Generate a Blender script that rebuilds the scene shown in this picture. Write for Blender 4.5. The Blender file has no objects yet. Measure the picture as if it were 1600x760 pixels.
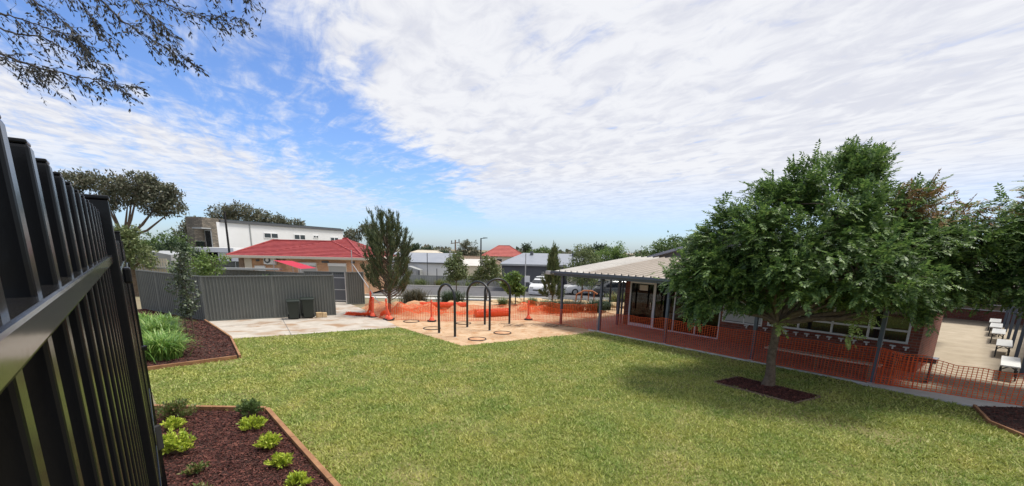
import bpy, math, random
import numpy as np
from mathutils import Vector
rnd = random.Random(7)
rng = np.random.default_rng(11)
S = bpy.context.scene
COL = S.collection
rad = math.radians

# ------------------------------------------------------------------ camera
cam_data = bpy.data.cameras.new('camera')
cam = bpy.data.objects.new('camera', cam_data)
COL.objects.link(cam)
from mathutils import Matrix
# columns: camera right, camera up, camera back, in world axes (pitched down 13 deg, rolled 1 deg)
Rm = Matrix(((0.99976, -0.02169, 0.0), (0.00501, 0.23077, -0.973), (0.0211, 0.97277, 0.23083)))
cam.matrix_world = Matrix.Translation((0, 0, 3.4)) @ Rm.to_4x4()
cam_data.sensor_width = 36.0
cam_data.lens = 15.75
cam_data.shift_y = 0.1106
cam_data.clip_start = 0.02
cam_data.clip_end = 3000
S.camera = cam
S.render.resolution_x = 1024
S.render.resolution_y = 486

# ------------------------------------------------------------------ light
SUN_EL, SUN_AZ = 70.0, 80.0          # azimuth clockwise from +Y
world = bpy.data.worlds.new("World")
S.world = world
world.use_nodes = True
wn, wl = world.node_tree.nodes, world.node_tree.links
wn.clear()
def wnode(t, **k):
    n = wn.new(t)
    for a, b in k.items(): setattr(n, a, b)
    return n
def wmath(op, a, b=None, clamp=False):
    n = wn.new('ShaderNodeMath'); n.operation = op; n.use_clamp = clamp
    for i, x in enumerate((a, b)):
        if x is None: continue
        if isinstance(x, (int, float)): n.inputs[i].default_value = x
        else: wl.new(x, n.inputs[i])
    return n.outputs[0]
def wramp(x, a, b):
    n = wn.new('ShaderNodeMapRange'); n.interpolation_type = 'SMOOTHSTEP'
    n.inputs['From Min'].default_value = a; n.inputs['From Max'].default_value = b
    wl.new(x, n.inputs['Value']); return n.outputs['Result']
sky = wnode('ShaderNodeTexSky', sky_type='NISHITA')
sky.sun_disc = False
sky.sun_elevation = rad(SUN_EL); sky.sun_rotation = rad(SUN_AZ)
sky.altitude = 50; sky.air_density = 1.0; sky.dust_density = 0.6; sky.ozone_density = 1.5
tc = wnode('ShaderNodeTexCoord'); sp = wnode('ShaderNodeSeparateXYZ')
wl.new(tc.outputs['Generated'], sp.inputs[0])
zc = wmath('MAXIMUM', sp.outputs['Z'], 0.035)
cxp = wmath('DIVIDE', sp.outputs['X'], zc); cyp = wmath('DIVIDE', sp.outputs['Y'], zc)
def cnoise(sx, sy, scale, detail, rough, dist, off=0.0, shear=0.0):
    cb = wnode('ShaderNodeCombineXYZ')
    xx = wmath('ADD', cxp, wmath('MULTIPLY', cyp, shear))
    wl.new(wmath('MULTIPLY', xx, sx), cb.inputs[0]); wl.new(wmath('MULTIPLY', cyp, sy), cb.inputs[1])
    cb.inputs[2].default_value = off
    n = wnode('ShaderNodeTexNoise'); n.inputs['Scale'].default_value = scale
    n.inputs['Detail'].default_value = detail; n.inputs['Roughness'].default_value = rough
    n.inputs['Distortion'].default_value = dist
    wl.new(cb.outputs[0], n.inputs['Vector']); return n.outputs['Fac']
ripple = cnoise(1.0, 0.62, 4.8, 6, 0.6, 0.5, 1.3, 0.2)
big = cnoise(1.0, 0.4, 1.1, 4, 0.55, 0.3, 4.1)
streak = cnoise(2.2, 0.6, 1.6, 7, 0.66, 0.5, 9.2, 0.55)
# coverage across the sky: open band between X/Z = -0.9 and -2.6
edge = wmath('ADD', cxp, wmath('MULTIPLY', wmath('SUBTRACT', big, 0.5), 1.9))
covR = wramp(edge, -1.35, -0.55)
covL = wmath('MULTIPLY', wramp(wmath('MULTIPLY', edge, -1.0), 2.1, 3.8), 0.66)
cov = wmath('ADD', covR, covL)
dens = wmath('ADD', wmath('MULTIPLY', streak, 0.55), wmath('MULTIPLY', ripple, 0.45))
thr = wmath('ADD', wmath('SUBTRACT', dens, 0.53), wmath('MULTIPLY', cov, 0.325))
cloud = wramp(thr, -0.07, 0.25)
hz = wramp(sp.outputs['Z'], 0.015, 0.17)           # thin out to haze at the horizon
cloud = wmath('MULTIPLY', cloud, wramp(sp.outputs['Z'], 0.035, 0.075))
cloud = wmath('MULTIPLY', cloud, wmath('ADD', wmath('MULTIPLY', hz, 0.75), 0.22))
shade = wramp(wmath('ADD', wmath('MULTIPLY', ripple, 0.7), wmath('MULTIPLY', big, 0.3)), 0.38, 0.60)
ccol = wnode('ShaderNodeMix', data_type='RGBA')
wl.new(shade, ccol.inputs['Factor'])
ccol.inputs['A'].default_value = (3.6, 3.66, 3.98, 1)
ccol.inputs['B'].default_value = (4.35, 4.38, 4.52, 1)
skyt = wnode('ShaderNodeMix', data_type='RGBA', blend_type='MULTIPLY')
skyt.inputs['Factor'].default_value = 1
wl.new(sky.outputs[0], skyt.inputs['A']); skyt.inputs['B'].default_value = (0.53, 0.65, 0.89, 1)
mx = wnode('ShaderNodeMix', data_type='RGBA')
wl.new(cloud, mx.inputs['Factor']); wl.new(skyt.outputs['Result'], mx.inputs['A']); wl.new(ccol.outputs['Result'], mx.inputs['B'])
bg = wnode('ShaderNodeBackground'); bg.inputs['Strength'].default_value = 0.11
wl.new(mx.outputs['Result'], bg.inputs['Color'])
wo = wnode('ShaderNodeOutputWorld'); wl.new(bg.outputs[0], wo.inputs[0])

sun_d = bpy.data.lights.new('sun', 'SUN'); sun_d.energy = 2.3; sun_d.angle = rad(15); sun_d.color = (1.0, 0.95, 0.86)
sun = bpy.data.objects.new('sun', sun_d); COL.objects.link(sun)
sd = Vector((math.sin(rad(SUN_AZ))*math.cos(rad(SUN_EL)), math.cos(rad(SUN_AZ))*math.cos(rad(SUN_EL)), math.sin(rad(SUN_EL))))
sun.rotation_euler = sd.to_track_quat('Z', 'Y').to_euler()
sun.location = (20, 0, 30)
S.view_settings.view_transform = 'Standard'; S.view_settings.look = 'None'
S.view_settings.gamma = 1; S.view_settings.use_curve_mapping = False
S.view_settings.exposure = 0.94
S.render.engine = 'CYCLES'
try:
    S.cycles.max_bounces = 8; S.cycles.transparent_max_bounces = 12
except Exception: pass

# ------------------------------------------------------------------ materials
def mat(name, col, rough=0.7, col2=None, scale=3.0, metal=0.0, bump=0.0, bscale=40.0, island=None, trans=0.0, spec=0.5, detail=4, coat=0.0, contrast=(0.35, 0.65), alpha=None):
    m = bpy.data.materials.new(name); m.use_nodes = True
    n, l = m.node_tree.nodes, m.node_tree.links
    p = n['Principled BSDF']
    p.inputs['Base Color'].default_value = (*col, 1); p.inputs['Roughness'].default_value = rough
    p.inputs['Metallic'].default_value = metal; p.inputs['Specular IOR Level'].default_value = spec
    p.inputs['Coat Weight'].default_value = coat
    csock = None
    if col2 is not None:
        t = n.new('ShaderNodeTexCoord'); nz = n.new('ShaderNodeTexNoise')
        nz.inputs['Scale'].default_value = scale; nz.inputs['Detail'].default_value = detail
        nz.inputs['Roughness'].default_value = 0.62
        l.new(t.outputs['Object'], nz.inputs['Vector'])
        r = n.new('ShaderNodeValToRGB'); r.color_ramp.elements[0].position = contrast[0]; r.color_ramp.elements[1].position = contrast[1]
        r.color_ramp.elements[0].color = (*col, 1); r.color_ramp.elements[1].color = (*col2, 1)
        l.new(nz.outputs['Fac'], r.inputs[0]); csock = r.outputs[0]
    if island is not None:
        g = n.new('ShaderNodeNewGeometry'); r2 = n.new('ShaderNodeValToRGB')
        cr = r2.color_ramp
        while len(cr.elements) < len(island): cr.elements.new(0.5)
        for i, c in enumerate(island):
            cr.elements[i].position = i/(len(island)-1); cr.elements[i].color = (*c, 1)
        l.new(g.outputs['Random Per Island'], r2.inputs[0])
        if csock is None: csock = r2.outputs[0]
        else:
            mm = n.new('ShaderNodeMix'); mm.data_type = 'RGBA'; mm.inputs['Factor'].default_value = 0.5
            l.new(csock, mm.inputs['A']); l.new(r2.outputs[0], mm.inputs['B']); csock = mm.outputs['Result']
    if csock is not None: l.new(csock, p.inputs['Base Color'])
    if bump:
        t = n.new('ShaderNodeTexCoord'); nz = n.new('ShaderNodeTexNoise')
        nz.inputs['Scale'].default_value = bscale; nz.inputs['Detail'].default_value = 5
        l.new(t.outputs['Object'], nz.inputs['Vector'])
        b = n.new('ShaderNodeBump'); b.inputs['Strength'].default_value = 1.0; b.inputs['Distance'].default_value = bump
        l.new(nz.outputs['Fac'], b.inputs['Height']); l.new(b.outputs[0], p.inputs['Normal'])
    if trans:
        tr = n.new('ShaderNodeBsdfTranslucent'); tr.inputs[0].default_value = (*col, 1)
        if csock is not None: l.new(csock, tr.inputs[0])
        ms = n.new('ShaderNodeMixShader'); ms.inputs[0].default_value = trans
        out = n['Material Output']
        l.new(p.outputs[0], ms.inputs[1]); l.new(tr.outputs[0], ms.inputs[2]); l.new(ms.outputs[0], out.inputs[0])
    return m

def brick_mat(name, c1, c2, mortar, scale=1.0, bw=0.24, bh=0.086, ms=0.010, rough=0.85, axis='wall'):
    m = bpy.data.materials.new(name); m.use_nodes = True
    n, l = m.node_tree.nodes, m.node_tree.links
    p = n['Principled BSDF']; p.inputs['Roughness'].default_value = rough
    t = n.new('ShaderNodeTexCoord'); b = n.new('ShaderNodeTexBrick')
    s = n.new('ShaderNodeSeparateXYZ'); c = n.new('ShaderNodeCombineXYZ'); l.new(t.outputs['Object'], s.inputs[0])
    if axis == 'wall':
        a = n.new('ShaderNodeMath'); a.operation = 'ADD'; l.new(s.outputs[0], a.inputs[0]); l.new(s.outputs[1], a.inputs[1])
        l.new(a.outputs[0], c.inputs[0]); l.new(s.outputs[2], c.inputs[1])
    else:
        l.new(s.outputs[0], c.inputs[0]); l.new(s.outputs[1], c.inputs[1])
    l.new(c.outputs[0], b.inputs['Vector'])
    b.inputs['Color1'].default_value = (*c1, 1); b.inputs['Color2'].default_value = (*c2, 1); b.inputs['Mortar'].default_value = (*mortar, 1)
    b.inputs['Scale'].default_value = scale; b.inputs['Mortar Size'].default_value = ms
    b.inputs['Brick Width'].default_value = bw; b.inputs['Row Height'].default_value = bh
    nz = n.new('ShaderNodeTexNoise'); nz.inputs['Scale'].default_value = 1.7; nz.inputs['Detail'].default_value = 6
    l.new(t.outputs['Object'], nz.inputs['Vector'])
    mr = n.new('ShaderNodeMapRange'); mr.inputs['To Min'].default_value = 0.65; mr.inputs['To Max'].default_value = 1.35
    l.new(nz.outputs['Fac'], mr.inputs['Value'])
    mm = n.new('ShaderNodeMix'); mm.data_type = 'RGBA'; mm.blend_type = 'MULTIPLY'; mm.inputs['Factor'].default_value = 1
    l.new(b.outputs['Color'], mm.inputs['A']); l.new(mr.outputs[0], mm.inputs['B']); l.new(mm.outputs['Result'], p.inputs['Base Color'])
    bp = n.new('ShaderNodeBump'); bp.inputs['Distance'].default_value = 0.006; bp.invert = True
    l.new(b.outputs['Fac'], bp.inputs['Height']); l.new(bp.outputs[0], p.inputs['Normal'])
    return m

M = {}
M['black'] = mat('black_satin_paint', (0.004, 0.0045, 0.006), 0.22, bump=0.0004, bscale=25, spec=0.22)
M['rail'] = mat('black_gloss_rail', (0.012, 0.012, 0.013), 0.14, bump=0.0005, bscale=12, spec=0.7, col2=(0.03, 0.028, 0.024), scale=9)
M['hoop'] = mat('black_powder_coat', (0.015, 0.017, 0.02), 0.38, bump=0.0004, bscale=60)
M['fencegrey'] = mat('grey_fence_steel', (0.115, 0.122, 0.115), 0.5, (0.135, 0.142, 0.132), 1.2)
M['fencegrey2'] = mat('light_grey_fence_steel', (0.30, 0.31, 0.31), 0.5, (0.36, 0.37, 0.37), 1.0)
M['galv'] = mat('galvanised_steel', (0.42, 0.43, 0.43), 0.4, (0.5, 0.5, 0.5), 6, metal=0.4)
M['bin'] = mat('green_black_plastic', (0.012, 0.02, 0.016), 0.42, bump=0.001, bscale=90)
M['rubber'] = mat('black_rubber', (0.016, 0.016, 0.017), 0.8)
M['stone'] = mat('sandstone', (0.42, 0.29, 0.15), 0.9, (0.6, 0.45, 0.27), 3, bump=0.02, bscale=9)
M['timber'] = mat('pine_sleeper', (0.22, 0.10, 0.045), 0.8, (0.34, 0.18, 0.085), 3.5, bump=0.004, bscale=30)
M['timber_grey'] = mat('weathered_timber', (0.16, 0.11, 0.075), 0.85, (0.24, 0.17, 0.12), 4, bump=0.003)
M['mulchbase'] = mat('mulch_soil', (0.022, 0.009, 0.006), 1.0, (0.055, 0.02, 0.013), 9, bump=0.03, bscale=26)
M['chip'] = mat('bark_chips', (0.05, 0.02, 0.012), 0.9, island=[(0.022, 0.008, 0.007), (0.065, 0.018, 0.014), (0.11, 0.032, 0.024), (0.17, 0.065, 0.045)])
M['orange'] = mat('orange_net_plastic', (0.86, 0.13, 0.03), 0.5, island=[(0.80, 0.10, 0.025), (0.9, 0.17, 0.04)], trans=0.45)
M['bollard'] = mat('orange_bollard_plastic', (0.85, 0.10, 0.045), 0.45, (0.9, 0.15, 0.07), 5, trans=0.12)
M['tape'] = mat('white_reflective_sleeve', (0.75, 0.75, 0.72), 0.4)
M['roof'] = mat('cream_metal_roof', (0.36, 0.315, 0.27), 0.5, (0.43, 0.38, 0.33), 0.7, detail=6)
M['roofw'] = mat('pale_metal_roof', (0.48, 0.46, 0.43), 0.5, (0.56, 0.535, 0.50), 0.7, detail=6)
M['roofgrey'] = mat('grey_metal_roof', (0.21, 0.23, 0.27), 0.45, (0.25, 0.27, 0.31), 0.6)
M['navy'] = mat('slate_blue_paint', (0.068, 0.086, 0.118), 0.4, (0.08, 0.10, 0.135), 3)
M['brick'] = brick_mat('red_brown_brick', (0.27, 0.075, 0.045), (0.17, 0.05, 0.034), (0.22, 0.15, 0.12))
M['brick_orange'] = brick_mat('orange_brick', (0.50, 0.24, 0.12), (0.60, 0.33, 0.18), (0.5, 0.38, 0.27))
M['render_or'] = mat('terracotta_render', (0.42, 0.20, 0.12), 0.85, (0.5, 0.25, 0.15), 2)
M['paver'] = brick_mat('red_paving', (0.50, 0.25, 0.20), (0.42, 0.20, 0.16), (0.36, 0.23, 0.19), bw=0.23, bh=0.115, ms=0.006, axis='floor')
M['white'] = mat('white_painted_metal', (0.72, 0.72, 0.70), 0.4)
M['whitewall'] = mat('white_render', (0.72, 0.73, 0.74), 0.8, (0.78, 0.79, 0.8), 0.4)
M['cream'] = mat('cream_paint', (0.58, 0.52, 0.42), 0.6, (0.62, 0.57, 0.47), 1)
M['glass'] = mat('dark_window_glass', (0.012, 0.015, 0.018), 0.04, spec=0.8)
M['blind'] = mat('pale_roller_blind', (0.50, 0.51, 0.48), 0.7)
M['shutter'] = mat('grey_roller_shutter', (0.38, 0.37, 0.34), 0.6)
M['inside'] = mat('dim_interior_paint', (0.11, 0.10, 0.09), 0.9)  # dark colour stands in for the dimness indoors; soffits share it
M['steel'] = mat('stainless_steel', (0.6, 0.6, 0.6), 0.25, metal=0.9)
M['tile_red'] = mat('red_roof_tile', (0.24, 0.024, 0.030), 0.65, (0.36, 0.06, 0.055), 2.2, detail=8, contrast=(.3, .7))
M['tile_far'] = mat('faded_red_tile', (0.30, 0.06, 0.05), 0.6, (0.36, 0.08, 0.065), 1)
M['sail'] = mat('red_shade_cloth', (0.55, 0.03, 0.07), 0.7, trans=0.3)
M['shed'] = mat('charcoal_wall', (0.085, 0.09, 0.10), 0.6, (0.10, 0.105, 0.115), 1)
M['stackstone'] = brick_mat('stacked_stone', (0.26, 0.22, 0.17), (0.13, 0.115, 0.095), (0.08, 0.07, 0.06), bw=0.5, bh=0.16, ms=0.02)
M['car'] = mat('white_car_paint', (0.68, 0.69, 0.70), 0.25, coat=0.7)
M['cardark'] = mat('dark_car_paint', (0.05, 0.055, 0.06), 0.25, coat=0.7)
M['rust'] = mat('rust_steel', (0.30, 0.10, 0.04), 0.8, (0.42, 0.17, 0.07), 6)
M['concrete'] = None
M['bark'] = mat('grey_brown_bark', (0.085, 0.06, 0.04), 0.95, (0.16, 0.12, 0.085), 14, bump=0.01, bscale=35)
M['bark_pale'] = mat('pale_gum_bark', (0.30, 0.26, 0.21), 0.9, (0.40, 0.36, 0.30), 3)
M['twig'] = mat('dark_twig_bark', (0.05, 0.04, 0.032), 0.9)
LEAF = dict(
    ash=([(0.04, 0.08, 0.026), (0.075, 0.145, 0.04), (0.13, 0.22, 0.055), (0.21, 0.30, 0.08)], 0.34, 0.5),
    ashyoung=([(0.22, 0.13, 0.05), (0.30, 0.16, 0.07), (0.22, 0.22, 0.06)], 0.3, 0.5),
    lime=([(0.16, 0.24, 0.05), (0.22, 0.30, 0.07), (0.28, 0.33, 0.10)], 0.3, 0.5),
    gum=([(0.075, 0.09, 0.055), (0.115, 0.13, 0.08), (0.16, 0.165, 0.11), (0.18, 0.155, 0.11)], 0.2, 0.6),
    sheoak=([(0.045, 0.07, 0.032), (0.07, 0.10, 0.045), (0.11, 0.14, 0.062), (0.16, 0.18, 0.08)], 0.2, 0.6),
    dark=([(0.02, 0.04, 0.018), (0.035, 0.065, 0.026), (0.05, 0.085, 0.033)], 0.2, 0.6),
    mid=([(0.06, 0.11, 0.03), (0.10, 0.16, 0.045), (0.15, 0.22, 0.06)], 0.25, 0.6),
    bright=([(0.09, 0.16, 0.035), (0.14, 0.22, 0.05), (0.19, 0.27, 0.065)], 0.3, 0.55),
    strap=([(0.07, 0.16, 0.03), (0.13, 0.26, 0.045), (0.22, 0.38, 0.07), (0.36, 0.46, 0.13)], 0.25, 0.4),
    nandina=([(0.20, 0.30, 0.03), (0.42, 0.52, 0.05), (0.62, 0.66, 0.10)], 0.3, 0.5),
    nandina_dull=([(0.06, 0.12, 0.03), (0.12, 0.18, 0.045), (0.20, 0.20, 0.06), (0.22, 0.13, 0.07)], 0.3, 0.5),
    bronze=([(0.05, 0.055, 0.03), (0.08, 0.07, 0.04), (0.11, 0.10, 0.05)], 0.2, 0.6),
    olive=([(0.08, 0.12, 0.045), (0.13, 0.17, 0.06), (0.20, 0.23, 0.09)], 0.25, 0.6),
    slate=([(0.05, 0.07, 0.045), (0.085, 0.11, 0.065), (0.15, 0.18, 0.10)], 0.2, 0.4),
    silhouette=([(0.018, 0.02, 0.018), (0.03, 0.034, 0.03)], 0.15, 0.6),
)
for k, (cols, tr, ro) in LEAF.items():
    M['leaf_'+k] = mat('foliage_'+k, cols[1], ro, island=cols, trans=tr)
M['grass'] = mat('grass_blades', (0.17, 0.275, 0.05), 0.6, (0.52, 0.46, 0.12), 0.9, island=[(0.09, 0.15, 0.03), (0.25, 0.345, 0.055), (0.45, 0.52, 0.12), (0.66, 0.61, 0.30)], trans=0.25, detail=7)

def ramp_ground(name, stops, scale, rough=0.95, bump=0.01, bscale=60, scale2=None, c2=None, detail=8):
    m = bpy.data.materials.new(name); m.use_nodes = True
    n, l = m.node_tree.nodes, m.node_tree.links
    p = n['Principled BSDF']; p.inputs['Roughness'].default_value = rough; p.inputs['Specular IOR Level'].default_value = 0.25
    t = n.new('ShaderNodeTexCoord'); nz = n.new('ShaderNodeTexNoise'); nz.inputs['Scale'].default_value = scale
    nz.inputs['Detail'].default_value = detail; nz.inputs['Roughness'].default_value = 0.65; l.new(t.outputs['Object'], nz.inputs['Vector'])
    r = n.new('ShaderNodeValToRGB'); cr = r.color_ramp
    while len(cr.elements) < len(stops): cr.elements.new(0.5)
    for i, (po, c) in enumerate(stops): cr.elements[i].position = po; cr.elements[i].color = (*c, 1)
    l.new(nz.outputs['Fac'], r.inputs[0]); cs = r.outputs[0]
    if scale2:
        n2 = n.new('ShaderNodeTexNoise'); n2.inputs['Scale'].default_value = scale2; n2.inputs['Detail'].default_value = 6
        n2.inputs['Distortion'].default_value = 0.6
        l.new(t.outputs['Object'], n2.inputs['Vector'])
        mr = n.new('ShaderNodeMapRange'); mr.inputs['From Min'].default_value = 0.5; mr.inputs['From Max'].default_value = 0.68
        l.new(n2.outputs['Fac'], mr.inputs['Value'])
        mm = n.new('ShaderNodeMix'); mm.data_type = 'RGBA'; l.new(mr.outputs[0], mm.inputs['Factor'])
        l.new(cs, mm.inputs['A']); mm.inputs['B'].default_value = (*c2, 1); cs = mm.outputs['Result']
    l.new(cs, p.inputs['Base Color'])
    nb = n.new('ShaderNodeTexNoise'); nb.inputs['Scale'].default_value = bscale; nb.inputs['Detail'].default_value = 6
    l.new(t.outputs['Object'], nb.inputs['Vector'])
    b = n.new('ShaderNodeBump'); b.inputs['Distance'].default_value = bump; l.new(nb.outputs['Fac'], b.inputs['Height']); l.new(b.outputs[0], p.inputs['Normal'])
    return m
M['ground'] = ramp_ground('dry_ground', [(0.3, (0.17, 0.14, 0.09)), (0.5, (0.24, 0.20, 0.13)), (0.7, (0.13, 0.15, 0.07))], 0.35)
M['turfsoil'] = ramp_ground('turf_thatch', [(0.3, (0.08, 0.11, 0.025)), (0.5, (0.14, 0.165, 0.04)), (0.7, (0.25, 0.22, 0.08))], 2.2, bump=0.03, bscale=45, scale2=0.5, c2=(0.26, 0.23, 0.10))
M['sand'] = ramp_ground('sandy_fill', [(0.3, (0.36, 0.23, 0.14)), (0.5, (0.49, 0.34, 0.215)), (0.7, (0.58, 0.43, 0.29))], 1.1, bump=0.03, bscale=16, scale2=3.0, c2=(0.40, 0.22, 0.11))
M['dirt'] = ramp_ground('orange_dirt', [(0.3, (0.36, 0.17, 0.085)), (0.5, (0.5, 0.28, 0.16)), (0.7, (0.58, 0.38, 0.23))], 1.6, bump=0.05, bscale=9)
M['concrete'] = ramp_ground('stained_concrete', [(0.3, (0.35, 0.31, 0.265)), (0.5, (0.44, 0.40, 0.35)), (0.7, (0.50, 0.46, 0.41))], 1.9, bump=0.002, bscale=80, scale2=0.9, c2=(0.30, 0.195, 0.12))
M['concgrey'] = ramp_ground('grey_concrete', [(0.3, (0.44, 0.44, 0.42)), (0.7, (0.58, 0.575, 0.55))], 2.0, bump=0.002, bscale=80)
M['path'] = ramp_ground('beige_concrete', [(0.3, (0.33, 0.28, 0.21)), (0.5, (0.39, 0.33, 0.25)), (0.7, (0.45, 0.385, 0.30))], 1.2, bump=0.002, bscale=60)
M['asphalt'] = ramp_ground('asphalt', [(0.3, (0.085, 0.085, 0.09)), (0.7, (0.13, 0.125, 0.13))], 1.0, bump=0.003, bscale=90)
M['kerb'] = ramp_ground('kerb_concrete', [(0.3, (0.42, 0.41, 0.38)), (0.7, (0.52, 0.51, 0.48))], 1.5, bump=0.002)

# ------------------------------------------------------------------ mesh helpers
class MB:
    def __init__(s): s.v = []; s.f = []; s.smooth = False
    def add(s, vs, fs):
        o = len(s.v); s.v += [tuple(map(float, p)) for p in vs]; s.f += [tuple(i+o for i in q) for q in fs]; return s
    def box(s, x0, x1, y0, y1, z0, z1, rz=0.0, c=None):
        vs = [(x, y, z) for z in (z0, z1) for x, y in ((x0, y0), (x1, y0), (x1, y1), (x0, y1))]
        if rz:
            cx, cy = c if c else ((x0+x1)/2, (y0+y1)/2); a, b = math.cos(rz), math.sin(rz)
            vs = [(cx+(x-cx)*a-(y-cy)*b, cy+(x-cx)*b+(y-cy)*a, z) for x, y, z in vs]
        return s.add(vs, [(3, 2, 1, 0), (4, 5, 6, 7), (0, 1, 5, 4), (1, 2, 6, 5), (2, 3, 7, 6), (3, 0, 4, 7)])
    def bar(s, p, q, w, h=None, up=(0, 0, 1)):
        h = h or w; p, q = Vector(p), Vector(q); d = (q-p).normalized(); u = Vector(up)
        if abs(d.dot(u)) > 0.98: u = Vector((0, 1, 0))
        a = d.cross(u).normalized(); b = a.cross(d)
        vs = [e + a*(w/2*i) + b*(h/2*j) for e in (p, q) for i, j in ((-1, -1), (1, -1), (1, 1), (-1, 1))]
        return s.add(vs, [(0, 1, 2, 3), (7, 6, 5, 4), (0, 4, 5, 1), (1, 5, 6, 2), (2, 6, 7, 3), (3, 7, 4, 0)])
    def tube(s, pts, rs, n=8, cap=True):
        pts = [Vector(p) for p in pts]
        if isinstance(rs, (int, float)): rs = [rs]*len(pts)
        o = len(s.v); prev = None
        for i, p in enumerate(pts):
            d = (pts[min(i+1, len(pts)-1)] - pts[max(i-1, 0)])
            d = d.normalized() if d.length > 1e-9 else Vector((0, 0, 1))
            if prev is None:
                a = d.cross(Vector((0, 0, 1))) if abs(d.z) < 0.95 else d.cross(Vector((0, 1, 0)))
                a.normalize()
            else:
                a = prev - d*prev.dot(d)
                a = a.normalized() if a.length > 1e-6 else d.orthogonal().normalized()
            prev = a; b = d.cross(a)
            for k in range(n):
                t = 2*math.pi*k/n; s.v.append(tuple(p + a*(math.cos(t)*rs[i]) + b*(math.sin(t)*rs[i])))
        for i in range(len(pts)-1):
            for k in range(n):
                k2 = (k+1) % n; s.f.append((o+i*n+k, o+i*n+k2, o+(i+1)*n+k2, o+(i+1)*n+k))
        if cap:
            s.f.append(tuple(o+k for k in reversed(range(n)))); s.f.append(tuple(o+(len(pts)-1)*n+k for k in range(n)))
        s.smooth = True; return s
    def prism(s, poly, z0, z1):
        n = len(poly)
        vs = [(x, y, z0) for x, y in poly] + [(x, y, z1) for x, y in poly]
        ar = sum(poly[i][0]*poly[(i+1) % n][1]-poly[(i+1) % n][0]*poly[i][1] for i in range(n))
        f = [tuple(reversed(range(n))), tuple(range(n, 2*n))] + [(i, (i+1) % n, n+(i+1) % n, n+i) for i in range(n)]
        if ar < 0: f = [tuple(reversed(q)) for q in f]
        return s.add(vs, f)
    def extrude(s, prof, axis, a, b):
        """prof in the plane across axis; 'y': (x,z) profile from y=a to b; 'x': (y,z)"""
        n = len(prof)
        if axis == 'y': vs = [(x, a, z) for x, z in prof] + [(x, b, z) for x, z in prof]
        else: vs = [(a, y, z) for y, z in prof] + [(b, y, z) for y, z in prof]
        return s.add(vs, [tuple(range(n)), tuple(reversed(range(n, 2*n)))] + [(i, n+i, n+(i+1) % n, (i+1) % n) for i in range(n)])

def link(name, me, m, parent, smooth=False):
    if m is not None: me.materials.append(m)
    o = bpy.data.objects.new(name, me); COL.objects.link(o)
    if parent is not None: o.parent = parent
    if smooth: me.polygons.foreach_set('use_smooth', [True]*len(me.polygons))
    return o
def part(name, mb, m, parent=None, bevel=0.0, smooth=None):
    me = bpy.data.meshes.new(name); me.from_pydata(mb.v, [], mb.f); me.update()
    sm = mb.smooth if smooth is None else smooth
    o = link(name, me, m, parent, sm)
    if sm:
        try:
            me.set_sharp_from_angle(angle=rad(50))
        except Exception: pass
    if bevel:
        b = o.modifiers.new('bevel', 'BEVEL'); b.width = bevel; b.segments = 2; b.limit_method = 'ANGLE'
    return o
def npart(name, V, F, m, parent=None):
    """V (n,3) array, F (k,3|4) array: fast mesh"""
    V = np.asarray(V, dtype=np.float32); F = np.asarray(F, dtype=np.int32); k = F.shape[1]
    me = bpy.data.meshes.new(name); me.vertices.add(len(V)); me.vertices.foreach_set('co', V.ravel())
    me.loops.add(F.size); me.loops.foreach_set('vertex_index', F.ravel())
    me.polygons.add(len(F)); me.polygons.foreach_set('loop_start', np.arange(0, F.size, k, dtype=np.int32))
    try: me.polygons.foreach_set('loop_total', np.full(len(F), k, dtype=np.int32))
    except Exception: pass
    me.update(calc_edges=True); me.validate()
    return link(name, me, m, parent)
def thing(name, label, cat, loc=(0, 0, 0), rz=0.0, group=None):
    o = bpy.data.objects.new(name, None); COL.objects.link(o); o.location = loc; o.rotation_euler = (0, 0, rz)
    o.empty_display_size = 0.2
    o['label'] = label; o['category'] = cat
    if group: o['group'] = group
    return o
def tag(o, label, cat, group=None):
    o['label'] = label; o['category'] = cat
    if group: o['group'] = group
    return o
def kind(o, k='structure'): o['kind'] = k; return o
def dup(root, loc=None, rz=None, label=None, scale=None):
    def cp(o, par):
        c = o.copy(); COL.objects.link(c); c.parent = par
        for ch in list(o.children): cp(ch, c)
        return c
    r = cp(root, None)
    if loc is not None: r.location = loc
    if rz is not None: r.rotation_euler = (0, 0, rz)
    if scale is not None: r.scale = (scale,)*3 if isinstance(scale, (int, float)) else scale
    if label: r['label'] = label
    return r

# ------------------------------------------------------------------ ground
def gz(y):                                   # the land falls gently away beyond the yard
    return 0.0 if y < 28 else -0.04*(min(y, 60)-28)
def sheet(name, xs, ys, dz, m, zf=None):
    V = []; F = []
    for j, y in enumerate(ys):
        for i, x in enumerate(xs): V.append((x, y, (zf(x, y) if zf else gz(y)) + dz))
    nx = len(xs)
    for j in range(len(ys)-1):
        for i in range(nx-1): F.append((j*nx+i, j*nx+i+1, (j+1)*nx+i+1, (j+1)*nx+i))
    mb = MB(); mb.add(V, F); return part(name, mb, m)
kind(sheet('ground', [-1500, -300, -100, -40, 0, 40, 100, 300, 1500], [-200, -20, 0, 14, 28, 36, 44, 52, 60, 100, 400, 2500], -0.02, M['ground']))
LAWN = [(-9.95, 11.6), (-8.33, 13.29), (-10.25, 16.12), (-4.92, 19.33), (-1.8, 15.76), (3.55, 19.25), (3.85, 19.25), (9.7, 12.2), (9.53, 11.9), (10.94, 10.1), (10.24, 9.06), (10.3, 2.0), (-1.0, 2.0), (-9.0, 10.6)]
kind(part('lawn', MB().prism(LAWN, -0.03, 0.0), M['turfsoil']))
PAD = [(-13.72, 19.7), (-10.3, 16.1), (-4.95, 19.36), (-9.3, 26.3), (-12.5, 30.5), (-16.8, 28.0)]
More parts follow.
